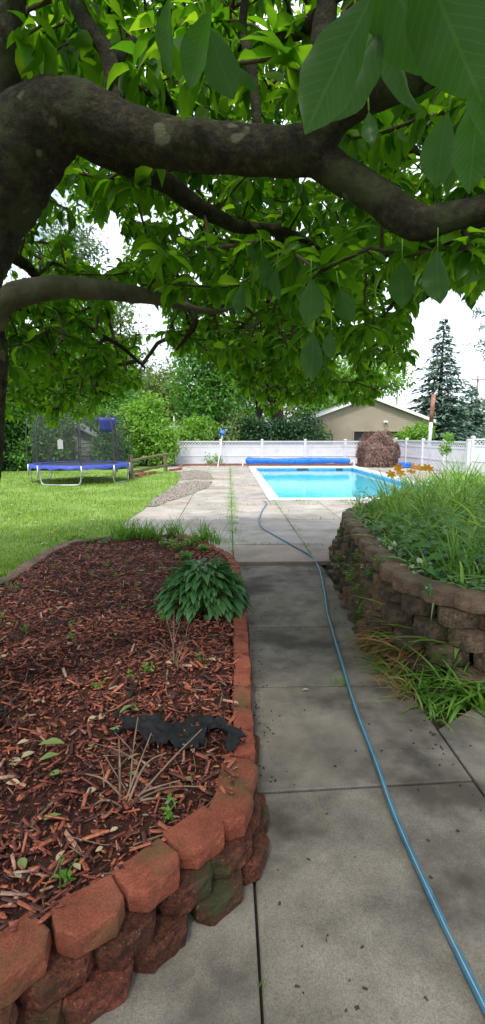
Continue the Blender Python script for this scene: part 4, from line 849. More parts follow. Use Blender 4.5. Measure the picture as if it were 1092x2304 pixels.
for i in range(8):
    a = R(-125+26*(1 if i % 2 else 0)*2+(i//2)*90); x, y = TX+math.cos(a)*(TR+.05), TY+math.sin(a)*(TR+.05); xi, yi = TX+math.cos(a)*(TR-.22), TY+math.sin(a)*(TR-.22)
    b = MB(); b.tube(smooth_line([(x, y, .28), (x, y, TZ), (x, y, TZ+1.0), (x*.6+xi*.4, y*.6+yi*.4, TZ+1.5), (xi, yi, TZ+1.72)], .08), .021, 8); pl = b.build('net_pole', M['blackpole'], tr, True); tops.append((xi, yi))
    b = MB(); b.tube([(x, y, .28), (x, y, TZ+.02)], .027, 8); b.build('pole_sleeve', M['steel'], pl, True)
b = MB(); K = 96; V = []; lv = [(TR-.06, TZ), (TR-.05, TZ+.6), (TR-.06, TZ+1.1), (TR-.20, TZ+1.62)]
for r, z in lv:
    for k in range(K):
        a = 2*np.pi*k/K; sag = .06*abs(math.sin(4*a))*((z-TZ)/1.6)**2; V.append((TX+math.cos(a)*(r-.02*abs(math.sin(4*a))), TY+math.sin(a)*(r-.02*abs(math.sin(4*a))), z-sag*(1.5)))
b.add(V, [(j*K+i, j*K+(i+1) % K, (j+1)*K+(i+1) % K, (j+1)*K+i) for j in range(3) for i in range(K)]); b.build('safety_net', M['net'], tr, True)
b = MB(); hx_ = P(243, 960, TY-.2)[0]; hy_ = TY-.75
hc = P(241, 957, 16.6); V = []
for j in range(5):
    for i in range(9):
        s = i/8-.5; t = j/4; wd = .27*(1-.30*t); V.append((hc[0]+s*2*wd, hc[1]+.04*math.sin(s*5)+.05*t, hc[2]+.24-t*.40-.07*abs(s)*0+(.06*(1-(2*s)**2)*(-t))))
b.add(V, [(j*9+i, j*9+i+1, (j+1)*9+i+1, (j+1)*9+i) for j in range(4) for i in range(8)]); o = b.build('hoop_flap', M['hood'], tr, True); o.modifiers.new('t', 'SOLIDIFY').thickness = .02
b = MB(); c = P(136, 1000, TY-1.3); b.box(c, (.16, .012, .27)); b.box((c[0], c[1], c[2]+.15), (.05, .01, .04)); b.build('sign_card', M['white'], tr)

# split rail fence
def rail_fence():
    a = G(296, 1078, LZ); c = G(373, 1060, LZ); root = empty('split_rail_fence', a, 'short weathered split rail fence with two posts right of the trampoline', 'fence')
    for q, h in ((a, .92), (c, .86)):
        b = MB(); b.tube([(q[0], q[1], 0), (q[0]+.01, q[1], h*.5), (q[0]-.01, q[1], h)], [.085, .08, .075], 7, .12); b.build('post', M['rail'], root)
    for z0, z1 in ((.66, .78), (.26, .30)):
        b = MB(); b.tube(smooth_line([(a[0]-.1, a[1]-.02, z0), ((a[0]+c[0])/2, (a[1]+c[1])/2, (z0+z1)/2+.02), (c[0]+.12, c[1]+.02, z1)], .15), .055, 6, .2); b.build('rail', M['rail'], root)
rail_fence()
for i, (x, y) in enumerate([(302, 1072), (311, 1074), (322, 1070), (316, 1066), (333, 1068), (345, 1066)]):
    q = G(x, y, LZ); b = MB(); b.box((q[0], q[1], LZ+.05), (.25, .13, .1), random.uniform(-.5, .5)); tag(b.build('loose_brick', M['redbrick'], at=(q[0], q[1], LZ)), 'loose red brick lying at the foot of the split rail fence', 'brick', 'loose bricks by the split rail fence')
# leaning pool pole with net
f0 = G(490, 1053, .05); tpp = P(501, 978, FY-.08); root = empty('pool_skimmer_pole', f0, 'long pale pole with a blue net head leaning on the white fence', 'pool net')
b = MB(); b.tube([f0, tpp], .024, 8); b.build('pole', M['vinyl'], root, True)
b = MB(); c = np.array(tpp)+[0, -.03, .10]
V = []; K = 12
for j, (r, y_) in enumerate(((.20, 0), (.15, -.10), (.05, -.15))):
    for i in range(K): a = i*2*math.pi/K; V.append((c[0]+math.cos(a)*r*(.8+.2*math.sin(a*3)), c[1]+y_, c[2]+math.sin(a)*r*.8-.02*j+.03*math.sin(i*2)))
b.add(V, [(j*K+i, j*K+(i+1) % K, (j+1)*K+(i+1) % K, (j+1)*K+i) for j in range(2) for i in range(K)]+[tuple(2*K+i for i in range(K))]); o = b.build('net_head', M['bluecloth'], root, True); o.modifiers.new('t', 'SOLIDIFY').thickness = .01
# blue folded float by the right fence
q = G(912, 1052, .05); b = MB()
for i in range(3): b.tube([(q[0]+math.cos(a)*(.36-.06*i), q[1]+math.sin(a)*.28, .10+.07*i+.01*math.sin(a*5)) for a in np.linspace(0, 2*np.pi, 25)], .05, 8, .1, cap=False)
V = [(q[0], q[1], .2)]+[(q[0]+math.cos(a)*.33, q[1]+math.sin(a)*.26, .19+.02*math.sin(a*4)) for a in np.linspace(0, 2*np.pi, 25)[:-1]]; b.add(V, [(0, i+1, (i+1) % 24+1) for i in range(24)])
tag(b.build('pool_float', M['cover'], None, True, at=q), 'small blue inflatable float lying on the deck near the brown maple', 'pool float')

# shed behind the trampoline
SY = 24.5; s0, s1 = P(166, 1000, SY)[0], P(213, 1000, SY)[0]; se = P(190, 985, SY)[2]; sp2 = P(152, 972, SY)[2]
root = empty('garden_shed', (s0, SY, 0), 'small grey green clapboard shed seen through the trampoline net', 'shed')
b = MB(); z = 0
while z < se: 
    z1 = min(z+.2, se); b.add([(s0-1.2, SY-.02, z), (s1, SY-.02, z), (s1, SY+.006, z1), (s0-1.2, SY+.006, z1), (s0-1.2, SY+.006, z), (s1, SY+.006, z)], [(0, 1, 2, 3), (4, 5, 1, 0)]); z = z1
b.box((s1-.04, SY+1.5, se/2), (.08, 3, se)); b.add([(s0-1.2, SY, se), (s1, SY, se), ((s0-1.2+s1)/2, SY, se+.6)], [(0, 1, 2)]); b.build('wall', M['shedsiding'], root)
b = MB(); mxs = (s0-1.2+s1)/2
for s in (-1, 1): b.bar((mxs, SY+1.3, se+.68), (mxs+s*((s1-mxs)+.3), SY+1.3, se-.04), 3.2, .06)
b.build('roof', M['roof'], root)
b = MB(); b.box((s0-.02, SY-.05, se/2), (.12, .05, se)); b.box((s0-.6, SY-.045, .75), (.75, .03, 1.5)); b.build('door', M['farbark'], root)

# ================================================================== TREES AND SHRUBS IN THE BACKGROUND
CROWN_SCALE = 1.0
def crown_mesh(blobs, n_clump, n_leaf, ls, cs, T=QUAD, flat=.6, fill=.35, droop=.3):
    """leaf clumps over and inside the blobs (cx,cy,cz,rx,ry,rz)"""
    vol = np.array([b_[3]*b_[5] for b_ in blobs]); pr_ = vol/vol.sum(); k = rng.choice(len(blobs), n_clump, p=pr_); B_ = np.array(blobs)[k]
    dr = sph(n_clump); r = 1-np.abs(rng.normal(0, fill, n_clump)); r = np.clip(r, .1, 1.08)
    c = B_[:, :3]+dr*B_[:, 3:]*r[:, None]; 
    pos = np.repeat(c, n_leaf, 0)+rng.normal(0, 1, (n_clump*n_leaf, 3))*cs*[1, 1, flat]
    od = np.repeat(dr, n_leaf, 0); m = len(pos)
    d = od*.7+sph(m)*.8+np.array([0, 0, -droop]); up = np.array([0, 0, 1.])+sph(m)*.7+od*.5
    return scatter(T, pos, d, up, rng.uniform(.7, 1.3, m)*ls), c
def tree(name, base, blobs, m, label, cat, n_clump=500, n_leaf=9, ls=.22, cs=.28, trunk=(.22, .12), tm='farbark', forks=6, group=None, lean=0, T=QUAD, flat=.6, fill=.35):
    root = empty(name, base, label, cat, group); (v, f), cl = crown_mesh(blobs, n_clump, n_leaf, ls, cs, T, flat, fill)
    b = MB(); top = np.mean([q[:3] for q in blobs], 0); bs = np.array(base)
    fork = bs+(top-bs)*.45; fork[0] += lean
    tl = smooth_line([bs, bs*.6+fork*.4+[.05, 0, 0], fork, top], np.linalg.norm(top-bs)/24); b.tube(tl, np.interp(np.linspace(0, 1, len(tl)), [0, .5, 1], [trunk[0], trunk[0]*.8, trunk[1]*.5]), 9, .08)
    tk = b.build('trunk', M[tm], root, True)
    b = MB()
    for i in range(forks):
        c = cl[rng.integers(len(cl))]; s = bs+(top-bs)*random.uniform(.3, .75); L = smooth_line([s, (s+c)/2+[0, 0, -.05], c], max(.02, np.linalg.norm(c-s)/12)); b.tube(L, np.linspace(trunk[1], .03, len(L)), 6, .1)
    if forks: b.build('limbs', M[tm], tk, True)
    fastmesh('crown', v, f, M[m], root, smooth=False); return root
def PB(x, y, Y, rx, rz, ry=None):   # blob centre seen at x, y at distance Y, radii given in photograph pixels
    p = P(x, y, Y); s = Y/F_PX; return (*p, rx*s, (ry or max(rx, rz))*s*.9, rz*s)
def gnd(x, Y): return (P(x, 978, Y)[0], Y, 0)
# big round tree behind the white fence
tree('maple_tree', gnd(487, 33), [PB(470, 800, 33, 75, 70), PB(430, 880, 32.5, 40, 50), PB(500, 890, 32, 50, 60), PB(560, 820, 33, 70, 60), PB(475, 930, 31.5, 28, 30), PB(440, 780, 33, 45, 40)], 'oak', 'full dark green maple tree behind the left half of the white fence', 'tree', 900, 10, .25, .35, (.2, .1))
tree('oak_tree', gnd(625, 34), [PB(620, 800, 34, 90, 70), PB(560, 750, 36, 80, 60), PB(690, 790, 34, 60, 60), PB(650, 720, 36, 110, 60), PB(600, 860, 33, 60, 30)], 'olive', 'tall tree with a thick dark forked trunk behind the middle of the white fence', 'tree', 900, 9, .26, .4, (.48, .2), forks=9)
for x, lab, Y in ((583, 'dark slim trunked tree just left of the thick forked trunk', 33.5),):
    tree('slim_tree', gnd(x, Y), [PB(x-10, 840, Y, 50, 50), PB(x+10, 780, Y, 40, 50)], 'oak', lab, 'tree', 260, 9, .25, .35, (.16, .09))
tree('broad_tree', gnd(790, 44), [PB(780, 830, 44, 90, 50), PB(860, 850, 46, 60, 35), PB(700, 850, 44, 60, 40)], 'bright', 'broad bright green tree showing above the garage roof', 'tree', 600, 9, .32, .5)
# light green shrubs between trampoline and fence
tree('bamboo_shrub', gnd(325, 26), [PB(320, 985, 26, 42, 60), PB(305, 950, 26, 35, 45), PB(350, 1000, 25.5, 40, 45), PB(335, 920, 26.5, 28, 30), PB(375, 985, 26, 22, 50)], 'bright', 'feathery bright green shrub mass behind the split rail fence', 'shrub', 900, 10, .16, .22, (.05, .03), 'rail', 5, fill=.45)
tree('feathery_shrub', gnd(440, 30), [PB(445, 970, 30, 38, 32), PB(420, 985, 29.5, 28, 30)], 'bright', 'pale feathery shrub just behind the left end of the white fence', 'shrub', 330, 9, .17, .2, (.05, .03), 'rail', 4)
tree('arching_shrub', gnd(540, 31), [PB(540, 965, 31, 42, 35), PB(520, 985, 30, 30, 25)], 'olive', 'olive green arching shrub behind the fence beside the maple', 'shrub', 300, 9, .18, .24, (.06, .04), forks=4)
tree('yew_hedge', gnd(600, 30), [PB(570, 975, 30, 35, 38), PB(610, 980, 30, 40, 34), PB(650, 975, 30, 30, 36)], 'dark', 'dark clipped evergreen behind the white fence left of the trunk', 'hedge', 700, 10, .14, .2, (.1, .05), forks=0)
tree('yew_bush', gnd(690, 31), [PB(690, 972, 31, 36, 38), PB(665, 980, 30, 30, 30)], 'dark', 'dark evergreen bush in front of the left corner of the garage', 'bush', 500, 10, .14, .2, (.1, .05), forks=0)
tree('garage_shrub', gnd(722, 33), [PB(722, 985, 33, 16, 28)], 'olive', 'small loose shrub against the tan garage wall next to its window', 'shrub', 70, 8, .16, .2, (.03, .02), forks=3)
tree('fence_shrub', gnd(945, 31), [PB(945, 975, 31, 28, 24), PB(915, 985, 31, 22, 14)], 'bright', 'light green shrub behind the fence at the right end of the garage', 'shrub', 240, 8, .17, .22, (.05, .03), forks=3)
# tree masses behind the trampoline
tree('tall_poplar', gnd(155, 40), [PB(160, 570, 40, 60, 85), PB(150, 700, 40, 75, 90), PB(170, 820, 40, 80, 80)], 'pine', 'very tall pale feathery tree rising above everything at left', 'tree', 1100, 9, .28, .5, (.4, .2))
tree('distant_tree', gnd(255, 44), [PB(262, 760, 44, 50, 85), PB(300, 850, 44, 60, 60), PB(250, 880, 42, 70, 60)], 'olive', 'hazy olive tree in the gap under the low light limb', 'tree', 750, 9, .3, .5, (.35, .2))
tree('spreading_tree', gnd(345, 38), [PB(365, 900, 38, 50, 45), PB(320, 890, 37, 45, 45), PB(390, 860, 40, 40, 40)], 'olive', 'spreading olive tree with bare dark limbs left of the round maple', 'tree', 420, 9, .26, .45, (.25, .14), forks=8)
for i, (x, Y, hw, yt, m_, lab) in enumerate([(20, 24, 60, 890, 'oak', 'dense green woodland tree at the far left edge behind the lawn'), (95, 26, 60, 880, 'olive', 'woodland tree directly behind the left side of the trampoline'), (180, 28, 60, 890, 'oak', 'woodland tree standing behind the small shed'), (250, 28, 45, 905, 'oak', 'woodland tree behind the right side of the trampoline net')]):
    tree('woodland_tree', gnd(x, Y), [PB(x, (yt+1010)/2, Y, hw, (1030-yt)/2), PB(x+30, yt+25, Y+1, hw*.8, 50), PB(x-35, 1000, Y-1, hw*.7, 45), PB(x, yt-40, Y+2, hw, 50)], m_, lab, 'tree', 800, 10, .19, .28, (.2, .1), forks=6)
tree('bushy_shrub', gnd(128, 22.6), [PB(132, 1000, 22.6, 30, 42), PB(112, 985, 22.8, 32, 45), PB(140, 955, 22.9, 30, 25)], 'oak', 'tall bush growing in front of the left half of the small shed', 'shrub', 420, 10, .15, .2, (.05, .03), forks=3)
tree('leaning_tree', gnd(228, 23.2), [PB(238, 1000, 23.2, 16, 40), PB(232, 945, 23.2, 26, 22)], 'oak', 'narrow leafy tree at the right corner of the small shed', 'tree', 260, 9, .15, .2, (.07, .04), forks=4)
for i, (x, Y) in enumerate([(8, 22.5), (48, 22.5), (88, 23), (130, 23.5), (232, 24), (268, 24)]):
    tree('undergrowth_shrub', gnd(x, Y), [PB(x, 1032, Y, 27, 26), PB(x+8, 1012, Y+.5, 22, 26)], 'oak' if i % 2 else 'dark', 'low leafy shrub at the edge of the lawn behind the trampoline', 'shrub', 200, 9, .13, .16, (.04, .02), forks=2, group='shrubs along the lawn edge')
for i, x in enumerate((-260, -170, -80)):
    tree('woodland_tree', gnd(x, 22), [PB(x, 930, 22, 85, 110), PB(x+20, 800, 24, 80, 90)], 'oak', 'green woodland tree beyond the left side of the lawn', 'tree', 500, 9, .24, .32, (.2, .1), group='woodland trees beyond the left frame')
for i, (x, Y, yt) in enumerate([(400, 60, 880), (480, 62, 860), (560, 60, 870), (680, 60, 880), (740, 58, 890), (1120, 60, 900), (1010, 62, 935), (300, 60, 850), (200, 58, 850), (90, 56, 850), (0, 56, 850)]):
    tree('background_tree', gnd(x, Y), [PB(x, (yt+960)/2, Y, 58, (975-yt)/2), PB(x+25, yt+30, Y, 42, 35)], 'olive' if i % 2 else 'oak', 'far green tree on the skyline beyond the neighbouring yards', 'tree', 300, 8, .4, .6, (.3, .15), forks=3, group='skyline trees')
# a spruce: whorls of drooping boughs
def spruce(base, H, Rm, label, m='spruce', name='spruce_tree', nl=30, dens=1.0, z0f=.06, ns=34, leafL=.30):
    root = empty(name, base, label, 'tree'); b = MB(); b.tube([base, (base[0], base[1], H*.97)], [Rm*.09, .03], 8); b.build('trunk', M['farbark'], root, True)
    Ps = []; Ds = []; Us = []; Ls = []
    for i in range(nl):
        t = (i+random.uniform(-.3, .3))/nl; t = max(0, t); z = H*(z0f+(1-z0f)*t); r = (Rm*(1-t)**.85+.10)*random.uniform(.85, 1.12); nb = int(6+7*(1-t))
        for k in range(nb):
            a = k*2*math.pi/nb+i*1.3+random.gauss(0, .15); rr = r*random.uniform(.60, 1.18); dr = random.uniform(.06, .36); z = H*(z0f+(1-z0f)*t)+random.uniform(-.5, .5)*H/nl
            s = rng.uniform(.12, 1, int(ns*dens*(.35+r/Rm))); m_ = len(s); side = rng.normal(0, .17, m_)*rr*(1.1-s*.6)
            x = base[0]+math.cos(a)*s*rr-math.sin(a)*side; y = base[1]+math.sin(a)*s*rr+math.cos(a)*side; zz = z+.25*s*rr*.6-dr*rr*s*s*1.6-np.abs(side)*.25+rng.normal(0, .05, m_)
            Ps.append(np.stack([x, y, zz], 1)); sg = np.sign(side); Ds.append(np.stack([math.cos(a)-math.sin(a)*sg*.7, math.sin(a)+math.cos(a)*sg*.7, np.full(m_, -.30)], 1)+rng.normal(0, .15, (m_, 3))); Ls.append(np.full(m_, leafL*(.6+.5*r/Rm)))
    Ps = np.vstack(Ps); Ds = np.vstack(Ds); Ls = np.concatenate(Ls)*rng.uniform(.7, 1.3, len(Ps)); v, f = scatter(QUAD, Ps, Ds, np.array([0, 0, 1.])+rng.normal(0, .35, Ps.shape), Ls); fastmesh('crown', v, f, M[m], root, smooth=False); return root
YS = 46; bx = P(990, 900, YS)[0]; spruce((bx, YS, 0), P(990, 715, YS)[2], 3.9, 'tall blue green spruce right of the garage', leafL=.36, ns=40)
bx = P(1062, 900, 50)[0]; spruce((bx, 50, 0), P(1062, 862, 50)[2], 2.9, 'shorter blue green spruce at the right edge beside the tall one', leafL=.36, nl=16)
# pine reaching in from the right
pr_ = empty('pine_tree', P(1260, 978, 26)[:2]+(0,), 'soft needled pine whose bough tips reach in at the right edge', 'tree'); bp_ = np.array(P(1260, 978, 26)); bp_[2] = 0
b = MB(); b.tube([bp_, bp_+[0, 0, 10]], [.25, .12], 8); b.build('trunk', M['farbark'], pr_, True)
Ps = []; Ds = []
for (x, y) in [(1065, 700), (1080, 735), (1060, 775), (1085, 795), (1100, 830), (1120, 690), (1150, 760), (1180, 820), (1130, 640), (1180, 700), (1200, 600)]:
    t = np.array(P(x, y, 26)); s = bp_+[0, 0, t[2]-.4]
    for q in np.linspace(.25, 1, 26): 
        c = s+(t-s)*q+rng.normal(0, .13, 3); k = 13; Ps.append(c+rng.normal(0, .13, (k, 3))*[1, 1, .4]); Ds.append(nrm(t-s)*.8+sph(k)*.8)
Ps = np.vstack(Ps); Ds = np.vstack(Ds); v, f = scatter(QUAD, Ps, Ds, np.array([0, 0, 1.])+rng.normal(0, .4, Ps.shape), rng.uniform(.12, .26, len(Ps)), np.full(len(Ps), .5)); fastmesh('crown', v, f, M['pine'], pr_, smooth=False)
# plants along the fence
tree('fence_weed', (P(497, 1040, 26.9)[0]-.5, 26.8, .05), [(P(470, 1040, 26.8)[0], 26.8, .35, .42, .3, .25), (P(490, 1040, 26.8)[0], 26.8, .3, .3, .2, .2)], 'weed', 'patch of green weeds at the foot of the white fence by the leaning pole', 'weed', 40, 7, .11, .1, (.01, .01), 'twig', 0)
c_ = P(889, 1010, 21.8); tree('climbing_vine', (P(1005, 1000, 20.0)[0], 19.9, .05), [PB(1004, 1005, 19.9, 9, 22, 5), PB(1008, 985, 19.9, 10, 12, 5)], 'weed', 'green vine climbing the tall white fence post at right', 'vine', 50, 7, .1, .08, (.01, .01), 'twig', 0)
# weeping maple: dome of fine drooping leaves
wb = P(850, 1040, 25.2); root = empty('weeping_maple', (wb[0], 25.2, .05), 'mound shaped weeping maple with brown purple leaves against the corner of the white fence', 'shrub')
n = 30000; dr = sph(n); dr[:, 2] = np.abs(dr[:, 2])**.75; dr /= np.maximum((np.hypot(dr[:, 0], dr[:, 1])**2.6+dr[:, 2]**2.6)**(1/2.6), .3)[:, None]; s = 25.2/F_PX; wr = 46*s; wh = (1043-968)*s
top = dr*np.array([wr, wr*.9, wh*1.0]); u = rng.random(n); side_ = u < .5
ring = np.column_stack([np.cos(rng.uniform(0, 6.28, n))*0, np.zeros(n), np.zeros(n)]); a = rng.uniform(0, 6.28, n); zz = rng.uniform(.12, .62, n)*wh; rr_ = wr*(.90+.12*vnoise(a*3, zz*2, 1.6))
rg = np.column_stack([np.cos(a)*rr_, np.sin(a)*rr_*.9, zz]); tp = top*(1+.16*vnoise(dr[:, 0]*5, dr[:, 1]*5+dr[:, 2]*4, 1))[:, None]*(1-.22*rng.random(n)**2)[:, None]
pos = np.where(side_[:, None], rg*np.column_stack([np.ones(n)*1, np.ones(n), np.ones(n)]), tp); pos[:, 0] *= 1-.1*(pos[:, 2] < .3*wh); od = nrm(pos*[1, 1, .3])
pos = pos+np.array([wb[0], 25.2, .05])+rng.normal(0, .03, (n, 3)); v, f = scatter(QUAD, pos, od*.55+np.array([0, 0, -1.])+sph(n)*.35, od+sph(n)*.5, rng.uniform(.05, .13, n), np.full(n, .5)); fastmesh('crown', v, f, M['maple'], root, smooth=False)
b = MB()
for i in range(6): a = i*1.05; L = smooth_line([(wb[0], 25.2, .0), (wb[0]+.15*math.cos(a), 25.2+.15*math.sin(a), .7), (wb[0]+.7*math.cos(a), 25.2+.6*math.sin(a), 1.2)], .15); b.tube(L, np.linspace(.06, .02, len(L)), 6)
b.build('trunk', M['farbark'], root, True)

# ================================================================== MAGNOLIA OVER THE WALK
mg_base = (-1.75, 2.15, .2)
mag = empty('magnolia_tree', mg_base, 'large magnolia whose thick mossy limbs and hanging green leaves roof the whole view', 'tree')
def PT(l): return [np.array(P(*q[:3])) for q in l]
def limb(name, px, ws, parent, m='bark', sides=30, pre=None, bump=.035, kink=.010):
    """px: (x, y, Y) along the limb; ws: its thickness in metres at those points"""
    pts = ([np.array(p) for p in pre[0]] if pre else [])+PT(px); ws = (pre[1] if pre else [])+list(ws)
    A = np.column_stack([np.array(pts), np.array(ws)/2]); L = smooth_line(A, .018)
    L[:, :3] += np.column_stack([vnoise(L[:, 0]*6, L[:, 1]*6+k*9, 1, k) for k in range(3)])*kink; L[:, 3] *= 1+.05*vnoise(L[:, 0]*8, L[:, 2]*8+L[:, 1]*5, 1, 4)
    b = MB(); b.tube(L[:, :3], L[:, 3], sides, bump); o = b.build(name, M[m], parent, True); return L, o
LIMBS = []
A, trunk = limb('trunk', [(-60, 520, 2.03), (15, 400, 1.98), (80, 300, 1.93), (165, 262, 1.9), (260, 288, 1.88), (400, 322, 1.85), (520, 333, 1.83), (640, 342, 1.8), (720, 340, 1.78)], [.31, .28, .26, .205, .165, .148, .142, .148, .14], mag, pre=([(-1.75, 2.15, .1), (-1.62, 2.12, .9), (-1.3, 2.07, 1.75)], [.42, .38, .37])); LIMBS.append(A)
for args in [
    ('limb', [(700, 350, 1.78), (760, 260, 1.72), (850, 195, 1.66), (960, 130, 1.6), (1060, 70, 1.55), (1180, -40, 1.5)], [.115, .108, .118, .13, .14, .12], trunk),
    ('limb', [(690, 335, 1.79), (750, 385, 1.78), (840, 432, 1.75), (925, 490, 1.72), (960, 498, 1.7), (1030, 482, 1.68), (1110, 470, 1.66), (1250, 440, 1.6), (1400, 400, 1.6)], [.125, .112, .105, .11, .10, .084, .086, .08, .07], trunk),
    ('limb', [(60, 330, 1.95), (20, 240, 1.92), (15, 120, 1.9), (25, -20, 1.88), (60, -200, 1.85)], [.18, .12, .10, .09, .09], trunk),
    ('limb', [(265, 270, 1.9), (240, 130, 1.95), (195, 60, 2.0), (160, -30, 2.1), (140, -200, 2.3)], [.07, .055, .055, .055, .05], trunk),
    ('limb', [(578, 300, 1.84), (570, 200, 1.85), (556, 110, 1.9), (545, 60, 1.95), (560, -60, 2.0)], [.032, .032, .036, .03, .02], trunk),
    ('limb', [(690, 320, 1.8), (705, 180, 1.9), (725, 60, 2.0), (745, -60, 2.1), (760, -200, 2.2)], [.05, .07, .08, .075, .06], trunk),
    ('limb', [(150, 300, 2.0), (290, 370, 2.3), (380, 412, 2.5), (440, 462, 2.6), (500, 497, 2.75), (545, 515, 2.9), (612, 516, 3.0), (690, 545, 3.2), (760, 600, 3.5)], [.10, .085, .085, .08, .07, .06, .055, .04, .02], trunk),
]: A_, o_ = limb(*args); LIMBS.append(A_)
for args in [
    ('limb', [(-120, 1080, 2.9), (-15, 830, 2.95), (-8, 740, 2.9), (5, 690, 2.85), (40, 662, 2.85), (110, 648, 2.9), (200, 650, 3.0), (300, 662, 3.2), (370, 674, 3.4), (430, 692, 3.6), (490, 700, 3.9), (560, 690, 4.3)], [.13, .11, .10, .12, .13, .12, .108, .098, .078, .055, .035, .015], trunk, 'barklight'),
]:
    A_, o_ = limb(*args, pre=([(-1.6, 2.6, .1)], [.2])); LIMBS.append(A_)
for args in [
    ('limb', [(-12, 705, 2.9), (2, 800, 2.9), (-4, 900, 2.92), (-10, 1000, 2.94), (-20, 1090, 2.95), (-45, 1250, 2.95)], [.08, .085, .085, .09, .10, .12], trunk, 'bark'),
    ('limb', [(-40, 520, 3.0), (20, 570, 3.1), (60, 600, 3.2), (90, 640, 3.3)], [.07, .07, .06, .04], trunk, 'bark'),
    ('limb', [(425, 690, 3.58), (441, 720, 3.6), (425, 752, 3.66), (395, 790, 3.8)], [.04, .042, .035, .012], trunk, 'bark'),
    ('limb', [(-40, 700, 3.3), (40, 690, 3.8), (160, 720, 4.4), (260, 770, 5.0), (330, 830, 5.4)], [.09, .07, .05, .04, .02], trunk, 'bark'),
    ('limb', [(1180, 440, 1.7), (1000, 545, 2.2), (880, 570, 2.7), (780, 600, 3.3), (690, 650, 4.2)], [.06, .03, .03, .03, .02], trunk, 'bark'),
    ('limb', [(1400, 400, 1.6), (1150, 560, 3.5), (1000, 640, 4.4), (880, 720, 5.2)], [.09, .07, .05, .03], trunk, 'bark'),
    ('limb', [(620, 510, 3.0), (640, 600, 3.8), (600, 700, 4.6), (640, 780, 5.2), (600, 850, 5.5)], [.055, .05, .045, .03, .02], trunk, 'bark'),
    ('limb', [(720, 40, 2.1), (600, 100, 2.9), (480, 160, 3.6), (330, 200, 4.4)], [.07, .05, .04, .02], trunk, 'bark'),
    ('limb', [(240, 130, 1.95), (330, 120, 2.7), (420, 330, 3.7), (500, 450, 4.6)], [.05, .045, .04, .02], trunk, 'bark'),
    ('limb', [(1060, 70, 1.55), (1000, 200, 2.5), (900, 320, 3.4), (820, 430, 4.4)], [.09, .06, .04, .02], trunk, 'bark'),
]: A_, o_ = limb(*args, ); LIMBS.append(A_)
# ---- leaf clusters through the crown
PROF = [(-400, 985), (0, 985), (60, 978), (110, 985), (170, 960), (215, 955), (262, 905), (300, 885), (335, 850), (352, 800), (385, 830), (410, 815), (440, 790), (470, 830), (520, 870), (560, 905), (600, 948), (650, 920), (700, 912), (760, 935), (830, 930), (860, 885), (880, 850), (930, 835), (975, 800), (985, 750), (940, 705), (985, 680), (1040, 690), (1100, 640), (1500, 640)]
pxs, pys = np.array(PROF).T
HOLES = [(225, 550, 50, 34, 1), (310, 712, 50, 26, 1), (345, 805, 35, 32, 1), (120, 500, 60, 55, .8), (350, 470, 90, 50, .3), (20, 600, 30, 26, .8), (1020, 740, 90, 75, 1), (850, 800, 60, 40, .25)]
N0 = 34000
X = rng.uniform(-6.5, 6, N0); Y = rng.uniform(.2, 8.2, N0); Z = rng.uniform(1.75, 7.0, N0)
c0 = np.array([-.6, 2.4, 2.2]); e = np.sqrt(((X-c0[0])/5.8)**2+((Y-c0[1])/5.6)**2+((Z-c0[2])/4.6)**2)
lowz = 2.35-.10*np.clip(np.hypot(X+.5, Y-2)-2, 0, 5)+.0
u_, v_, dp = proj(np.stack([X, Y, Z], 1)); dist = np.sqrt(X**2+Y**2+(Z-EYE)**2)
ok = (e < 1)&(dist > 2.35)&(Z > lowz-.35)
infr = (u_ > -420)&(u_ < 1510)&(v_ > -520)&(dp > .2)
ok &= infr | ((rng.random(N0) < .16) & (Z > 3.4))
mrg = .09*F_PX/np.maximum(dp, .5); bot = np.interp(u_, pxs, pys)
ok &= ~(infr & (v_+mrg > bot))
for hx_, hy_, ax_, ay_, pr0 in HOLES:
    m_ = .08*F_PX/np.maximum(dp, .5); ok &= ~((((u_-hx_)/(ax_+m_))**2+((v_-hy_)/(ay_+m_))**2 < 1)&(rng.random(N0) < pr0)&infr)
# keep the outer shell and the upper crown thinner than the middle
ok &= (rng.random(N0) < np.where(Z > 5.2, .35, 1.0))
C = np.stack([X, Y, Z], 1)[ok]
# keep the thick limbs in view: nothing hangs between them and the eye
def near_limb(C):
    u, v, dpt = proj(C); bad = np.zeros(len(C), bool)
    for A_ in LIMBS[:4]+[LIMBS[8]]:
        lu, lv, ld = proj(A_[:, :3]); r = A_[:, 3]*F_PX/ld
        for k in range(0, len(lu), 3):
            if not np.isfinite(lu[k]): continue
            bad |= (np.hypot(u-lu[k], v-lv[k]) < r[k]+.10*F_PX/dpt)&(dpt < ld[k]+.15)
    return bad
C = C[~near_limb(C)]
nb_ = 1500; Bk = np.column_stack([rng.uniform(-4.5, 4.0, nb_), rng.uniform(-3.2, .6, nb_), rng.uniform(2.7, 5.2, nb_)]); ub, vb, db = proj(Bk); C = np.vstack([C, Bk[(np.linalg.norm(Bk-[0, 0, EYE], axis=1) > 1.5)&~((db > .05)&(vb > -300)&(db < 2.3))]])  # unseen foliage over and behind the camera, added to shade limb, mulch and walk
extra = []
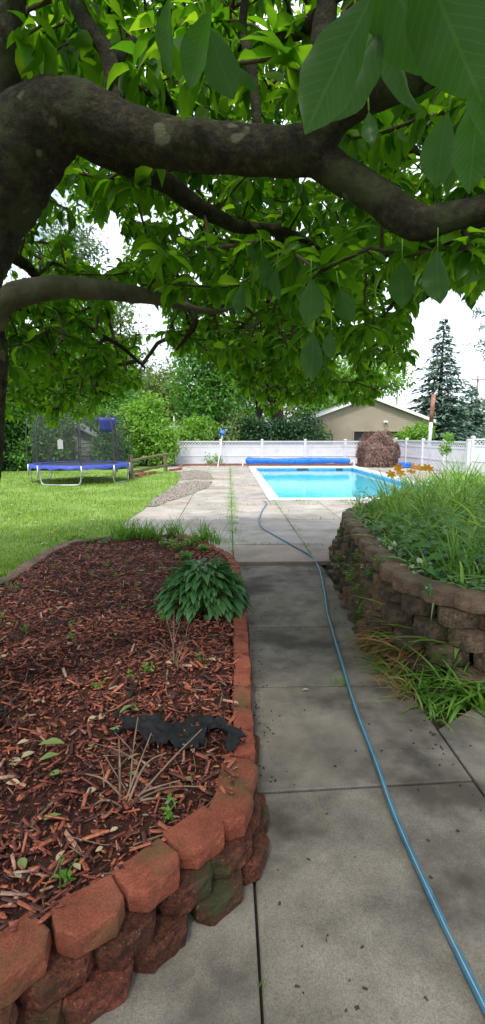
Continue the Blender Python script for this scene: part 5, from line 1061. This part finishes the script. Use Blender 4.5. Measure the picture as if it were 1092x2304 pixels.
for x, y, Y_ in [(540, 640, 2.3), (615, 590, 2.2), (690, 640, 1.9), (720, 610, 2.0), (775, 640, 2.0), (705, 740, 2.3), (915, 575, 1.9), (985, 560, 1.8), (1050, 560, 1.7), (1085, 580, 1.75), (860, 590, 2.2), (820, 560, 2.1), (470, 560, 2.5), (380, 640, 2.7), (960, 610, 2.1), (1030, 600, 2.0), (590, 540, 2.3), (660, 560, 2.2),
                 (470, 150, 1.55), (350, 60, 1.6), (330, 140, 1.9), (640, 130, 1.6), (300, 420, 2.3), (250, 400, 2.4), (340, 400, 2.6), (860, 300, 2.0), (960, 260, 1.8), (1010, 330, 1.7), (1060, 230, 1.6), (430, 60, 1.8), (520, 160, 2.0), (770, 300, 2.2), (130, 110, 2.0), (90, 60, 1.8), (270, 60, 2.2), (180, 390, 2.5), (1070, 600, 2.4), (1040, 620, 2.6), (1085, 560, 2.2), (1000, 600, 2.7), (970, 640, 3.0), (1060, 650, 3.2), (1030, 560, 2.2), (930, 640, 3.2), (1090, 630, 2.8), (150, 470, 3.0), (90, 440, 3.0), (60, 520, 3.2), (190, 610, 3.6), (120, 590, 3.4), (280, 500, 3.0), (330, 560, 3.2), (300, 610, 3.5), (230, 640, 3.8), (150, 630, 3.7)]:
    extra.append(P(x, y, Y_))
C = np.vstack([C, np.array(extra)])
print('magnolia clusters', len(C))
# ---- twigs: each cluster is joined to the nearest wood already grown
nodes = [A_[::4, :3] for A_ in LIMBS]; NP = np.vstack(nodes); par = [-1]*len(NP); base_n = len(NP)
src = np.array([-.9, 2.2, 2.4]); order = np.argsort([np.min(np.linalg.norm(NP-c, axis=1)) for c in C])
buf = np.zeros((len(NP)+len(C)*7, 3)); buf[:len(NP)] = NP; cnt = len(NP); tip = np.zeros(len(C), int)
for i in order:
    c = C[i]; dd = np.linalg.norm(buf[:cnt]-c, axis=1); j = int(np.argmin(dd)); L_ = dd[j]; k = int(min(6, max(1, round(L_/.16)))); prev = j
    s = buf[j].copy(); bow = rng.normal(0, .09*L_, 3)+[0, 0, .10*L_]
    for q in range(1, k+1):
        t = q/k; buf[cnt] = s+(c-s)*t+bow*4*t*(1-t)*.6+(rng.normal(0, .018, 3) if q < k else 0); par.append(prev); prev = cnt; cnt += 1
    tip[i] = prev
w_ = np.zeros(cnt); w_[tip] += 1
for i in range(cnt-1, base_n-1, -1):
    if par[i] >= 0: w_[par[i]] += w_[i]
ids = np.arange(base_n, cnt); pa = np.array([par[i] for i in ids]); r1 = .0024+.0021*np.sqrt(w_[ids]); r1 = np.minimum(r1, .02); r0 = np.where(pa >= base_n, .0024+.0021*np.sqrt(np.maximum(w_[pa], 1)), r1*1.15); r0 = np.minimum(r0, .021)
a_ = buf[pa]; b__ = buf[ids]; d = nrm(b__-a_); hp_ = np.where(np.abs(d[:, 2:3]) < .9, np.array([[0, 0, 1.]]), np.array([[1., 0, 0]])); s1_ = nrm(np.cross(d, hp_)); s2_ = np.cross(d, s1_)
K = 5; an5 = np.arange(K)*2*np.pi/K; ring = lambda c, r: c[:, None]+r[:, None, None]*(np.cos(an5)[None, :, None]*s1_[:, None]+np.sin(an5)[None, :, None]*s2_[:, None])
V = np.concatenate([ring(a_, r0), ring(b__+d*.004, r1)], 1).reshape(-1, 3); F1 = np.array([(i, (i+1) % K, K+(i+1) % K, K+i) for i in range(K)]); F_ = (F1[None]+(np.arange(len(ids))*2*K)[:, None, None]).reshape(-1, 4)
fastmesh('twigs', V, F_, M['twig'], trunk)
# ---- leaves, a whorl round each tip and a few further back along the twig
TL = [leaf_T(.46, .30, .12, 5, 'obovate', .0), leaf_T(.50, .12, .10, 5, 'obovate', .01), leaf_T(.42, .5, .14, 5, 'obovate')]
parts = []
for kT, T in enumerate(TL):
    nl = 4; ci = np.repeat(np.arange(len(C)), nl); m = len(ci); az2 = rng.uniform(0, 6.28, m); dn = rng.normal(-.45, .55, m)
    d = np.stack([np.cos(az2), np.sin(az2), dn], 1); td = nrm(buf[tip]-buf[[par[t] if par[t] >= 0 else t for t in tip]]+1e-6)[ci]
    back = rng.random(m)*.10*(rng.random(m) < .6); pos = C[ci]-td*back[:, None]+nrm(d)*.012
    up = np.array([0, 0, 1.])+rng.normal(0, .4, (m, 3)); up[:, :2] -= 0
    parts.append(scatter(T, pos, d, up, rng.uniform(.065, .14, m)*np.interp(np.linalg.norm(C[ci]-[0, 0, EYE], axis=1), [2, 5], [1.08, .86])))
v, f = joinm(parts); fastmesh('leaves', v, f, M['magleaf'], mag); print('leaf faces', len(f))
# ---- the large leaves close to the eye
def bigleaf(a, t, w_m, Ya, Yt, roll=0.0):
    pa_, pt_ = np.array(P(a[0], a[1], Ya)), np.array(P(t[0], t[1], Yt)); L_ = np.linalg.norm(pt_-pa_); d = nrm(pt_-pa_); tow = nrm(np.array([0, 0, EYE])-(pa_+pt_)/2); s = np.cross(d, tow); up = -tow*math.cos(roll)+s*math.sin(roll)
    T = leaf_T(w_m/L_, .08, .10, 16, 'obovate', .0); V_ = T[0].copy(); V_[:, 2] += .03*np.sin(V_[:, 1]*5)+.012*np.sin(V_[:, 1]*19+V_[:, 0]*8); V_[:, 2] += .10*V_[:, 0]*np.sin(V_[:, 1]*4+roll*3); V_[:, 0] *= 1+.05*np.sin(V_[:, 1]*23+V_[:, 0]*2)
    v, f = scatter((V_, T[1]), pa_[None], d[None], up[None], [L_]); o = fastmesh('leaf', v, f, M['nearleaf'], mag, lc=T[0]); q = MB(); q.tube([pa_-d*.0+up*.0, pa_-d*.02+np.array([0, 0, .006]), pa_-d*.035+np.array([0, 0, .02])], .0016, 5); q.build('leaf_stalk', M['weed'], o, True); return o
for a in [((850, -30), (672, 318), .062, .58, .60, .15), ((875, 30), (702, 310), .055, .64, .66, -.5), ((820, -170), (994, 186), .078, .60, .64, .1), ((930, -150), (1084, 240), .078, .56, .60, .1), ((870, 20), (925, 275), .038, .75, .78, .9), ((1085, 20), (1110, 330), .06, .70, .74, -.25), ((1010, 250), (975, 430), .065, .95, .98, .3), ((1075, 190), (1060, 440), .07, .85, .9, -.2), ((830, 250), (835, 330), .03, 1.0, 1.0, 0),
          ((905, 585), (905, 695), .075, 1.55, 1.6, .2), ((700, 625), (698, 735), .078, 1.6, 1.62, -.3), ((765, 650), (790, 725), .07, 1.65, 1.7, .5), ((705, 745), (700, 862), .075, 1.7, 1.7, .1), ((745, 745), (742, 810), .05, 1.75, 1.75, .5), ((625, 600), (622, 680), .05, 1.8, 1.8, .7), ((545, 640), (535, 715), .05, 1.9, 1.9, .2), ((985, 560), (985, 690), .08, 1.5, 1.5, .4), ((590, 570), (600, 650), .05, 1.8, 1.85, -.4), ((480, 20), (415, 205), .06, 1.05, 1.1, .6), ((385, -10), (375, 175), .05, 1.2, 1.25, .8), ((470, 60), (525, 230), .075, 1.15, 1.2, .2)]: bigleaf(*a)

# ================================================================== GRASS BLADES AND SMALL GROWTH
n = 90000; gy_ = 5.5+16*rng.random(n)**1.6; gx_ = rng.uniform(-1, 1, n)*gy_*.55-gy_*.05; gx_ = np.where(rng.random(n) < .5, gx_, -rng.random(n)*gy_*.55); ok = inside(gx_, gy_, LAWN)&~inside(gx_, gy_, BEDP); p = np.column_stack([gx_[ok], gy_[ok], np.full(ok.sum(), LZ-.005)])
GT = (np.array([(-.05, 0, 0), (.05, 0, 0), (.035, .55, .02), (-.035, .55, .02), (0, 1, .18)]), None)
GQ = (np.array([(-.06, 0, 0), (.06, 0, 0), (.02, 1, .12), (-.02, 1, .12)]), np.array([(0, 1, 2, 3)]))
a = rng.uniform(0, 6.28, len(p)); le = np.abs(rng.normal(0, .6, len(p))); d = np.stack([np.cos(a)*le, np.sin(a)*le, np.ones(len(p))], 1); v, f = scatter(GQ, p, d, np.stack([-np.cos(a), -np.sin(a), le], 1), rng.uniform(.03, .065, len(p))*(1+.3*vnoise(p[:, 0], p[:, 1], 2)), 1+p[:, 1]*.12)
tag(fastmesh('lawn_grass', v, f, M['grass'], smooth=False), 'bright green mown lawn grass around the trampoline', 'grass', kind='stuff')
# weeds in the deck joints
jp = []
def joint(x0, y0, x1, y1, n, s=.02):
    for i in range(n): t = random.random(); 
    tt = rng.random(n); k = vnoise(x0+tt*(x1-x0)*3, y0+tt*(y1-y0)*3, 1.7, 2)+rng.normal(0, .25, n) > .22; tt = tt[k]; jp.append(np.column_stack([x0+(x1-x0)*tt+rng.normal(0, s, len(tt)), y0+(y1-y0)*tt+rng.normal(0, s, len(tt)), np.full(len(tt), .035)]))
joint(.05, 6.6, .05, 24, 2200, .05); joint(.05, 7.6, .05, 13.5, 1500, .075)
for k in gy[1:]: joint(-2.4, k, 1.0, k, 260, .03); joint(1.1, k, 4.5, k, 260 if k < PY0 else 0, .03)
joint(PX0, PY0-.08, 6.2, PY0-.2, 2600, .10); joint(1.08, 6.3, 1.08, PY0, 700, .03); joint(-.95, 6.6, -.95, 14, 120, .02)
for g in GRV:
    for i in range(len(g)):
        q0, q1 = G(*g[i], .04), G(*g[(i+1) % len(g)], .04); joint(q0[0], q0[1], q1[0], q1[1], 150, .06)
joint(1.2, 6.6, 1.4, 7.4, 60, .05)
p = np.vstack(jp); v, f = blades(p, rng.uniform(.025, .10, len(p)), .9, 2.0); tag(fastmesh('joint_weeds', v, f, M['weed']), 'small green weeds growing in the joints of the paving', 'weeds', kind='stuff')
tuft('grass_tuft', G(762, 1540, .005), 60, .05, .06, M['weed'], 'small green tuft of grass in the walk joint right beside the hose', 'grass', lean=.9)
tuft('grass_tuft', G(510, 1222, .04), 90, .10, .06, M['weed'], 'mossy green tuft in the deck joint beside the corner of the mulch bed', 'grass', lean=.9)
tuft('grass_tuft', G(587, 2218, .0), 8, .01, .035, M['weed'], 'tiny weed sprouting in the long joint at the bottom of the walk', 'weed', lean=.6)
# gravel stones
sv = []; sf = []; IC = MB(); ico = np.array([(0, 0, 1), (.9, 0, .2), (.28, .85, .2), (-.72, .53, .2), (-.72, -.53, .2), (.28, -.85, .2), (0, 0, -.6)]); icf = np.array([(0, 1, 2), (0, 2, 3), (0, 3, 4), (0, 4, 5), (0, 5, 1), (6, 2, 1), (6, 3, 2), (6, 4, 3), (6, 5, 4), (6, 1, 5)])
M['crumb'] = rough_mat('dirt_crumb', [(.3, (.03, .02, .015)), (.7, (.10, .055, .04))], scale=30, bump=0)
M['stone'] = rough_mat('gravel_stone', [(.3, (.20, .185, .16)), (.7, (.38, .35, .315))], scale=30, bump=0, island=[(0, (.45, .42, .4)), (1, (1.15, 1.1, 1.05))])
for g in gp:
    a = np.array(g); x = rng.uniform(a[:, 0].min(), a[:, 0].max(), 5000); y = rng.uniform(a[:, 1].min(), a[:, 1].max(), 5000); k = inside(x, y, g); x, y = x[k], y[k]; m = len(x)
    an_ = rng.uniform(0, 6.28, m); sv.append(scatter((ico, icf), np.column_stack([x, y, np.full(m, .05)]), np.stack([np.cos(an_), np.sin(an_), 0*an_], 1), np.tile([0, 0, 1.], (m, 1)), rng.uniform(.012, .032, m)))
v, f = joinm(sv); tag(fastmesh('gravel_stones', v, f, M['stone'], smooth=False), 'loose pale gravel filling the strip between lawn and deck', 'gravel', kind='stuff')
# leaves dropped on lawn and walk
for i in range(46):
    x, y = random.uniform(0, 290), 1105+120*random.random()**.8; q = G(x, y, LZ+.03)
    if not inside(np.array([q[0]]), np.array([q[1]]), LAWN)[0] or inside(np.array([q[0]]), np.array([q[1]]), BEDP)[0]: continue
    a = random.uniform(0, 6.28); v, f = scatter(LT, np.array([q]), np.array([[math.cos(a), math.sin(a), .1]]), np.array([[0, 0, 1.]]), [random.uniform(.06, .12)]); tag(fastmesh('fallen_leaf', v, f, M['fallentan' if i % 3 == 0 else 'fallen'], at=q), 'pale fallen leaf lying on the lawn', 'leaf', 'pale leaves fallen on the lawn')
q = G(680, 1553, .012); v, f = scatter(LT, np.array([q]), np.array([[.9, .2, .1]]), np.array([[0, .1, 1.]]), [.05]); tag(fastmesh('fallen_leaf', v, f, M['fallentan'], at=q), 'single dry tan leaf on the walk left of the hose', 'leaf')

# crumbs of mulch and dirt on the walk
n = 420; e_ = rng.random(n); x = np.where(e_ < .45, .13+np.abs(rng.normal(0, .10, n)), np.where(e_ < .8, 1.12-np.abs(rng.normal(0, .13, n)), rng.uniform(.1, 2.0, n))); y = 1.2+5*rng.random(n)**1.2; _k = ~((y < 2.1)&(x < .3)&(x > .05))|(rng.random(n) < .15); x, y = x[_k], y[_k]; n = len(x)
ang = rng.uniform(0, 6.28, n); cl_ = rng.uniform(.004, .018, n); d = np.stack([np.cos(ang), np.sin(ang), 0*ang], 1); sd = np.stack([-np.sin(ang), np.cos(ang), 0*ang], 1)
Cv = CT[None]*np.stack([cl_, cl_*rng.uniform(.25, .7, n), np.full(n, .003)], 1)[:, None]; Cv = Cv[..., 0:1]*d[:, None]+Cv[..., 1:2]*sd[:, None]+Cv[..., 2:3]*np.array([0, 0, 1.])+np.stack([x, y, np.full(n, .002)], 1)[:, None]
tag(fastmesh('mulch_crumbs', Cv.reshape(-1, 3), (CF[None]+(np.arange(n)*8)[:, None, None]).reshape(-1, 4), M['crumb'], smooth=False), 'crumbs of bark and dirt scattered along the edges of the walk', 'debris', kind='stuff')
